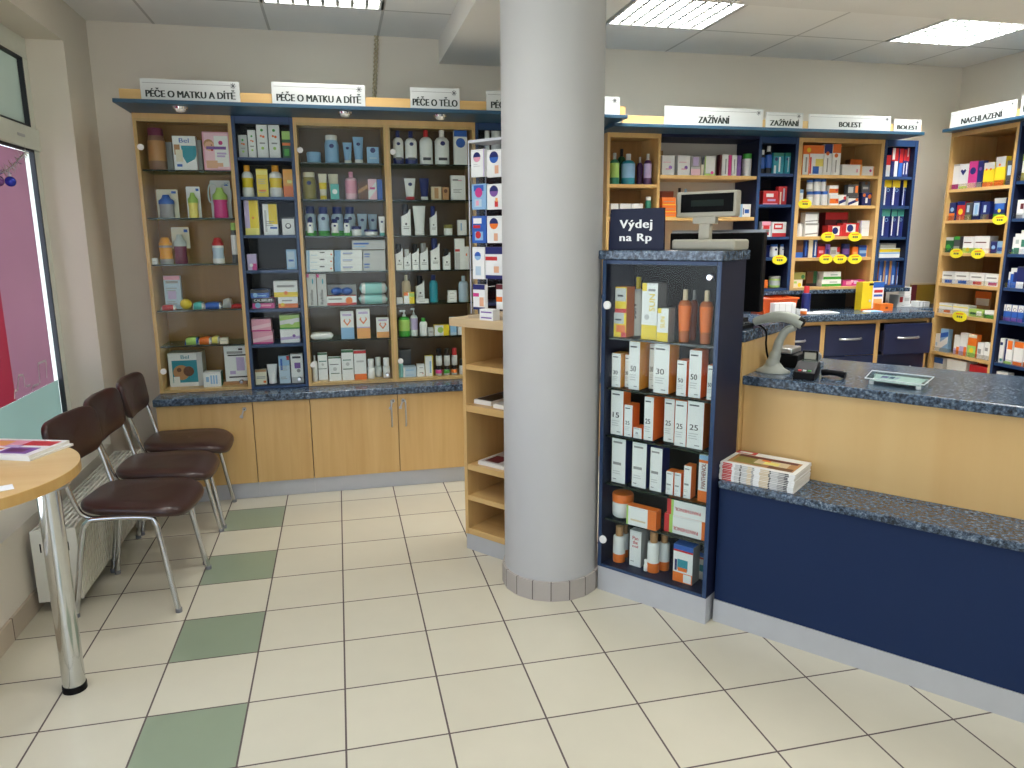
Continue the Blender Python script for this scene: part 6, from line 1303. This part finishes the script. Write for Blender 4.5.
row(FL, U, 'bottom board', Pl, 1.2315, [(877.8, 883, 261, 'carton', 'B', 'g.3:Br c.6,.05,.9,.4:Pb', 'brown and blue carton', {}), (883.6, 888.8, 260.8, 'carton', 'B', 'g.4:Tan c.6,.05,.9,.4:Pb', 'brown and blue carton', {}), (889.3, 895.6, 260.8, 'carton', 'B', 'g.4:Tan c.6,.05,.9,.4:Pb', 'brown and blue carton', {}), (896.4, 901.8, 262, 'carton', 'B', 'g.4:Br c.6,.05,.9,.4:Pb', 'brown and blue carton', {})])

# side wall racks
Cn = 'the corner'; U = 'side wall rack'
def wrow(k, items, u=None, z=None): row(FW, u or U, SH[k], Cn, z if z is not None else WS[k], items, d=.03, backd=.36, maxd=.2)
wrow(0, [(951, 960, 164.4, 'carton', 'W', 'b.2:M t.08:Lgy', 'white and pink carton', {}), (960.4, 968.8, 164, 'carton', 'W', 'h.4,.68,.34:N b.1:Lg', 'white carton, navy heart', {}), (969.3, 978, 161.2, 'carton', 'M', 'o.5,.64,.34:N b.2:P', 'pink carton, navy oval', {}), (978.3, 983.6, 160.8, 'carton', 'N', 'o.5,.7,.3:V b.2:Gy', 'navy carton', {}), (984.2, 994.8, 162.6, 'carton', 'Y', 't.28:Lgy o.25,.72,.1:O o.65,.72,.1:O b.18:O', 'yellow and grey carton', {}), (996.3, 1006.2, 156.6, 'carton', 'Y', 't.35:Lgy o.4,.72,.12:O b.2:O', 'tall yellow and grey carton', {}), (1007, 1013, 160.4, 'carton', 'Dg', 'c.2,.4,.8,.8:Pb', 'dark blue carton', {})])
wrow(1, [(947.3, 955.4, 202.6, 'carton', 'N', 'b.4:O o.5,.6,.3:Lb', 'navy and orange carton', {}), (957.2, 965.2, 201.4, 'carton', 'R', 't.2:N o.5,.45,.3:Y b.2:O', 'red and yellow carton', {}), (965.6, 972.4, 202.6, 'carton', 'Dg', 'c.2,.45,.6,.85:Pb b.3:Ol', 'dark grey carton', {}), (973.2, 980.2, 201, 'carton', 'N', 'c.1,.2,.9,.9:Pb c.3,.3,.7,.8:Lb', 'navy and pale blue carton', {}), (981.2, 990, 201.6, 'carton', 'N', 'c.3,.4,.6,.8:Pb b.3:Dg', 'dark navy carton', {}), (994.4, 1006, 198, 'carton', 'N', 't.25:Lgy c.1,.45,.9,.75:B b.25:G o.5,.4,.14:Y', 'navy, blue and green carton', {})])
wrow(2, [(944.6, 953.5, 237.4, 'carton', 'Dgr', 't.2:Lgy o.4,.35,.3:G', 'dark green carton', {}), (954, 960, 236.4, 'carton', 'Dg', 'b.4:Gy t.2:G', 'grey and green carton', {}), (963.2, 973.8, 236.4, 'carton', 'W', 'c.1,.6,.8,.66:Dr b.3:Lg o.5,.2,.16:Y', 'white and green carton', {}), (974.2, 989.8, 236, 'carton', 'W/Lgy', 'c.1,.6,.8,.66:Dr c.0,.0,.4,.3:Lg o.5,.2,.1:R', 'wide white carton', {}), (990.3, 996.6, 241.4, 'carton', 'N', 'o.5,.5,.3:Lb', 'navy carton, blue disc', {}), (997, 1004, 241.2, 'carton', 'Lb', 'c.1,.2,.9,.5:B', 'pale blue carton', {})])
w4 = 'c.1,.6,.8,.72:Gy c.25,.05,.85,.3:%s'
wrow(3, [(941.4, 954.4, 271.4, 'carton', 'W', w4 % 'B', 'white carton, blue wave', {}), (955, 969.2, 272, 'carton', 'W', w4 % 'B', 'white carton, blue wave', {}), (969.8, 984.4, 273, 'carton', 'W', w4 % 'R', 'white carton, red wave', {}), (985.2, 999.6, 274, 'carton', 'W', w4 % 'R', 'white carton, red wave', {})])
wrow(4, [(937.4, 951.8, 303.2, 'carton', 'W', 'c.0,.7,1,.8:Ly c.4,.1,.9,.35:O', 'white, yellow and orange carton', {}), (952.8, 968, 305, 'carton', 'W', 'c.0,.7,1,.84:Ly c.3,.1,.8,.2:O', 'white carton, yellow stripe', {}), (968.5, 983, 309.4, 'carton', 'Lg', 'c.1,.3,.5,.6:Dgr c.55,.2,.9,.8:W', 'lime green carton', {}), (975, 991.6, 291.4, 'carton', 'Tan', 't.3:O c.1,.4,.9,.7:W b.25:R', 'tan and white carton set back', {'d': .16}), (984.2, 995, 310.6, 'carton', 'W', 'b.45:G', 'white and green carton', {})])
wrow(5, [(934.2, 940.3, 333.6, 'carton', 'W', 'c.1,.3,.5,.5:Pb', 'narrow white carton', {}), (940.6, 948.5, 329, 'carton', 'Lb', 'd.1,.4,.3:W d.6,.7,.2:B', 'blue and white carton', {}), (954.2, 960, 335, 'carton', 'W', 'b.3:Lv c.5,.0,1,.4:O', 'white and orange carton', {}), (960.4, 967.6, 333, 'carton', 'W', 'b.4:Lv c.6,.0,1,.4:O', 'taller white and orange carton', {}), (968.2, 977, 334.4, 'carton', 'O', 'b.5:Lg o.5,.3,.25:Y t.15:Cr', 'orange and green carton', {}), (977.4, 984, 342.6, 'carton', 'W', 'c.1,.3,.6,.6:Gy', 'white carton', {}), (984.4, 990.6, 342.6, 'carton', 'W', 'c.1,.5,.6,.7:Gy', 'white carton', {})])
row(FW, U, SH[6], Cn, .55, [(934, 943, 357.6, 'carton', 'W', 't.3:B', 'white and blue carton', {}), (946.5, 966.5, 360.2, 'carton', 'W', 'c.4,.3,.9,.5:R', 'wide white carton', {}), (969, 988, 366, 'carton', 'R', 'c.3,.3,.6,.6:P', 'red carton', {})], d=.03, backd=.36, maxd=.2)
U = 'navy side rack'
row(FW, U, SH[0], Cn, WS[0] + .02, [(1017.3, 1031, 154, 'carton', 'W', 't.25:Lg c.2,.55,.8,.7:Ly o.6,.4,.3:Dr b.3:Ol', 'green and white carton', {})], d=.03, backd=.36)
row(FW, U, SH[1], Cn, WS[1], [(1013.5, 1024, 200, 'carton', 'W', 'c.5,.5,1,.8:Dr b.2:Gy', 'white carton', {}), (1024.5, 1034, 200, 'carton', 'W', 'c.1,.5,1,.7:Dr', 'white carton', {})], d=.03, backd=.36)
row(FW, U, SH[2], Cn, WS[2], [(1009.8, 1014.6, 237, 'carton', 'W', 'b.3:Gr', 'white bottle carton', {}), (1015, 1020.6, 233.6, 'carton', 'W', 'b.3:Gr c.2,.5,.8,.7:Cl', 'taller white carton', {}), (1021, 1027, 230, 'carton', 'W', 'c.2,.3,.8,.6:Gr', 'tall white carton', {})], d=.03, backd=.36)
row(FW, U, SH[3], Cn, WS[3], [(1005, 1010.4, 271.8, 'carton', 'W', 'b.5:B', 'white and blue carton', {}), (1010.8, 1017, 268, 'carton', 'B', 't.3:W c.5,.3,1,.8:N', 'blue and white carton', {}), (1017.4, 1025, 266.6, 'carton', 'N', 'b.3:W', 'navy carton', {})], d=.03, backd=.36)
row(FW, U, SH[4], Cn, WS[4], [(999.8 + k * 6.1, 1005.4 + k * 6.1, 304 + k * .6, 'carton', 'B', 't.4:W o.5,.72,.3:N o.5,.72,.22:W b.2:V', 'blue carton, white disc', {}) for k in range(4)], d=.03, backd=.36)
row(FW, U, SH[5], Cn, WS[5], [(995.6, 1004.6, 338, 'carton', 'W', 'c.05,.72,.7,.84:N o.6,.12,.3:Aq', 'white carton, navy bar', {}), (1005.4, 1013.6, 339.4, 'carton', 'W', 'c.3,.6,.9,.95:O g.2:N b.1:Lg', 'white and orange carton', {}), (1014.4, 1024, 342, 'carton', 'W', 't.25:O b.15:O', 'white carton, orange top', {}), (1024.6, 1034, 344, 'carton', 'W', 'b.2:O', 'plain white carton', {})], d=.03, backd=.36)
row(FW, U, SH[6], Cn, .55, [(990.6, 1008, 371.4, 'carton', 'W', 'c.2,.3,.8,.5:Gy', 'wide white carton', {}), (1020, 1034, 378, 'carton', 'W', 'c.2,.3,.8,.5:Gy', 'white carton', {})], d=.03, backd=.36)

# yellow price tags clipped to the shelf edges
TAGM = mat('tag_yellow', 'ece02c', rough=.45)
def price_tag(fr, d, u0, u1, v0, v1, label):
    x0, _ = fr.px(u0, (v0 + v1) / 2, d); x1, _ = fr.px(u1, (v0 + v1) / 2, d); um = (u0 + u1) / 2
    zt = fr.px(um, v0, d)[1]; zb = fr.px(um, v1, d)[1]
    a, b = (x1 - x0) / 2, (zt - zb) / 2
    m = MB(); n = 48
    pts = [((a * (1 - .06 * (k % 2))) * math.cos(2 * PI * k / n), (b * (1 - .08 * (k % 2))) * math.sin(2 * PI * k / n)) for k in range(n)]
    m.prism(pts, 0, .003, TAGM)
    e = -.0004
    m.face([(-a * .5, e, b * .35), (a * .5, e, b * .42), (a * .5, e, b * .62), (-a * .5, e, b * .55)], P('O'))
    for s0, s1 in ((-.36, -.16), (-.1, .1), (.16, .4)): m.face([(a * s0, e, -b * .25), (a * s1, e, -b * .25), (a * s1, e, b * .12), (a * s0, e, b * .12)], P('Dg'))
    o = m.build('price_tag'); put(o, fr.at((x0 + x1) / 2, d, (zt + zb) / 2), fr.rz)
    tag(o, label, 'price tag', 'yellow price tags')
NT = 'narrow navy bay'
for q in (((772, 787, 254.8, 264.8), 'yellow scalloped price tag on the narrow navy bay'), ((798.3, 811.8, 198.8, 208.6), 'yellow price tag on the second shelf of the wide wooden bay'), ((821, 835, 231.7, 241.6), 'yellow price tag below the first red carton, third shelf, wide wooden bay'), ((848.2, 862, 231.7, 241.6), 'yellow price tag below the white cartons, third shelf, wide wooden bay'),
          ((819, 832.8, 254, 264), 'first of three yellow price tags from the pillar, wide wooden bay'), ((833.3, 847, 254, 264), 'middle one of three yellow price tags, wide wooden bay'), ((847.8, 862, 254, 264), 'last of three yellow price tags from the pillar, wide wooden bay')):
    price_tag(FL, -.006, *q[0], q[1])
for q in (((992, 1007.4, 214.6, 224.8), 'yellow price tag on the second shelf of the side wall rack'), ((949.6, 962.6, 248.4, 258.2), 'yellow price tag below the green cartons, side wall rack'), ((970.8, 984.8, 248.6, 259), 'yellow price tag below the wide white carton, side wall rack'), ((952, 967, 311, 322), 'yellow price tag on the fifth shelf of the side wall rack')):
    price_tag(FW, -.006, *q[0], q[1])

# things lying on the desk behind the counter
DZ = 1.0605
def desk(kind, u0, u1, v0, d, col, spec, label, cat='carton', dep=None, zb=DZ, **k):
    x0, _ = FL.px(u0, v0 + 6, d); x1, _ = FL.px(u1, v0 + 6, d); zt = FL.px((u0 + u1) / 2, v0, d)[1]
    w = x1 - x0; h = max(.008, zt - zb); dep = w if kind in ('spray', 'jar') else dep or min(.09, w * .6)
    o = make(kind, w, h, dep, col, spec); put(o, FL.at((x0 + x1) / 2, d + dep / 2, zb + .0006), math.radians(k.get('rot', 0))); tag(o, label, cat); return o, zb + h
# orange tray basket
x0, _ = FL.px(763, 305, -.16); x1, _ = FL.px(797.5, 305, -.16); zt = FL.px(780, 298.6, -.16)[1]
t = thing('tray_basket', 'orange plastic basket on the desk behind the till', 'basket', FL.at((x0 + x1) / 2, -.16, DZ), 0)
w = x1 - x0; h = zt - DZ; OR = mat('basket_orange', 'e2622a', rough=.4)
m = MB()
for a, b in (((-w / 2, 0), (w / 2, 0)), ((w / 2, 0), (w / 2, .18)), ((w / 2, .18), (-w / 2, .18)), ((-w / 2, .18), (-w / 2, 0))):
    k_ = .90
    P0_, P1_ = (a[0] * k_, .09 + (a[1] - .09) * k_), (b[0] * k_, .09 + (b[1] - .09) * k_)
    m.face([(*P0_, 0), (*P1_, 0), (*b, h), (*a, h)], OR)
m.plate([(-w / 2 * .9, .009), (w / 2 * .9, .009), (w / 2 * .9, .171), (-w / 2 * .9, .171)], 0.0005, .004, OR); m.build('bin', t)
m = MB()
for q_ in ((-w / 2 - .008, w / 2 + .008, -.008, .004), (-w / 2 - .008, w / 2 + .008, .176, .188), (-w / 2 - .008, -w / 2 + .004, .0045, .1755), (w / 2 - .004, w / 2 + .008, .0045, .1755)): m.box(*q_, h - .006, h + .006, OR)
m.build('rim', t, bevel=.002)
m = MB(); m.box(-.07, .07, -.05, .05, 0, .002, P('Pk')); o = m.build('paper_slip'); o.location = FL.at((x0 + x1) / 2 - .03, -.07, zt - .02); o.rotation_euler = (.35, .1, .3); tag(o, 'pink paper slip sticking out of the orange basket', 'paper')
desk('carton', 774.8, 795.6, 303.2, -.24, 'W', 'c.2,.0,.22,1:Lgy c.5,.0,.52,1:Lgy c.8,.0,.82,1:Lgy', 'white carton standing before the orange basket', dep=.06)
desk('spray', 805.4, 813, 286.4, -.14, 'N/R/N', '', 'navy spray can with red cap on the desk', cat='spray can', dep=.2)
desk('jar', 802.4, 808.2, 309.5, -.26, 'O/W', '', 'tiny orange jar with white lid on the desk edge', cat='jar', dep=.2)
desk('carton', 796.6, 800, 309.2, -.25, 'Lgy', '', 'small grey carton beside the tiny orange jar', dep=.05)
desk('sachet', 809.5, 821, 314.6, -.25, 'W/W', '', 'loose white paper beside the spray can', cat='paper', dep=.10)
desk('sachet', 821.5, 840, 313.0, -.24, 'W/W', '', 'larger folded white leaflet on the desk', cat='paper', dep=.12)
o, _ = desk('carton', 862.6, 884, 282.2, -.12, 'Y', 'e.52:W c.5,.8,1,1:B c.55,.62,.95,.72:R c.55,.48,.95,.56:B c.55,.0,.95,.4:Lo c.3,.88,.5,.96:K c.34,.3,.42,.38:Lgy b.06:O', 'yellow and white display box standing on the desk', dep=.07)
desk('carton', 880.3, 892.6, 304, -.2, 'O/O', 'c.4,.3,.6,.6:Am', 'small orange carton beside the yellow display box', dep=.07)
desk('sachet', 869, 883, 312.2, -.25, 'Lb/W', '', 'blue and white packet lying before the display box', cat='packet', dep=.08)
o, zz = desk('carton', 896.8, 911, 304, .03, 'W', 'c.3,.3,.5,.5:Lgy', 'lowest of the white cartons piled beside the ledge end', dep=.08)
o, zz = desk('carton', 898.4, 910.4, 295.2, .03, 'W', 'c.1,.2,.35,.8:R c.5,.3,.9,.7:Lgy', 'middle white carton with red print, beside the ledge end', dep=.10, zb=zz)
desk('carton', 904.6, 911, 287.2, .05, 'W', '', 'topmost white carton of the pile beside the ledge end', dep=.06, zb=zz)
desk('carton', 916.4, 922.2, 301.4, -.02, 'W', 'c.4,.1,.6,.9:Lgy', 'upright white carton before the brown board', dep=.06)
desk('carton', 922.5, 929.2, 301.8, -.02, 'Lgy', 'c.2,.1,.3,.9:W', 'upright greyish carton before the brown board', dep=.06)
x0, _ = FL.px(910.8, 296, .20); x1, _ = FL.px(936, 296, .20); zt = FL.px(922, 284.6, .20)[1]
m = MB(); w = x1 - x0; m.box(-w / 2, w / 2, 0, .018, 0, zt - DZ, wood('amber_board', 'a8702c', '8a8a30', (4, 4, 3)), front=None); m.box(-w / 2, -w / 2 + .05, -.0006, 0, 0, zt - DZ, P('Dr')); m.box(-w / 2, w / 2, .0, .018, zt - DZ + .0005, zt - DZ + .012, P('Be'))
o = m.build('picture_board'); put(o, FL.at((x0 + x1) / 2, .20, DZ)); tag(o, 'amber and green picture board leaning behind the white cartons', 'board')

# papers around the till
x0, _ = FC.px(743, 312, .30); x1, _ = FC.px(772, 312, .30)
t = thing('keyboard', 'black keyboard on the till desk beside the monitor', 'keyboard', FC.at(-.25, .225, 1.2175), FC.rz)
m = MB(); m.box(0, .20, 0, .14, 0, .018, BLACKP()); m.build('case', t, bevel=.003)
for r_i in range(4):
    for c_i in range(6): m = MB(); m.box(.012 + c_i * .030, .036 + c_i * .030, .014 + r_i * .033, .040 + r_i * .033, .0182, .024, mat('key_cap', '2a2b2e', rough=.5)); m.build('key', t, bevel=.002, seg=1)

# ------------------------------------------------------------------ light
w = bpy.data.worlds.new('daylight'); scene.world = w; w.use_nodes = True
bg = w.node_tree.nodes['Background']; NW, LK = w.node_tree.nodes, w.node_tree.links
tc = NW.new('ShaderNodeTexCoord'); sp_ = NW.new('ShaderNodeSeparateXYZ'); rp = NW.new('ShaderNodeValToRGB')      # overcast sky above a bright winter street
LK.new(tc.outputs['Generated'], sp_.inputs[0]); ad = NW.new('ShaderNodeMath'); ad.operation = 'MULTIPLY_ADD'; ad.inputs[1].default_value = .5; ad.inputs[2].default_value = .5
LK.new(sp_.outputs[2], ad.inputs[0]); LK.new(ad.outputs[0], rp.inputs['Fac'])
e = rp.color_ramp.elements; e[0].position = .46; e[0].color = (.92, .96, 1.0, 1); e[1].position = .52; e[1].color = (.46, .54, .70, 1)
LK.new(rp.outputs['Color'], bg.inputs['Color']); bg.inputs['Strength'].default_value = 3.6
# ------------------------------------------------------------------ true size
done = set()
for o in list(scene.objects):
    if o.type == 'CAMERA':
        o.location *= FINAL_SCALE; continue
    o.location *= FINAL_SCALE
    if o.type == 'MESH' and o.data.name not in done:
        done.add(o.data.name); o.data.transform(Matrix.Scale(FINAL_SCALE, 4))
scene.view_settings.view_transform = 'Standard'; scene.view_settings.look = 'None'
scene.view_settings.gamma = 1.0; scene.view_settings.use_curve_mapping = False
scene.view_settings.exposure = 0.5
scene.cycles.use_denoising = True
scene.cycles.max_bounces = 10; scene.cycles.transparent_max_bounces = 24; scene.cycles.sample_clamp_indirect = 6.0
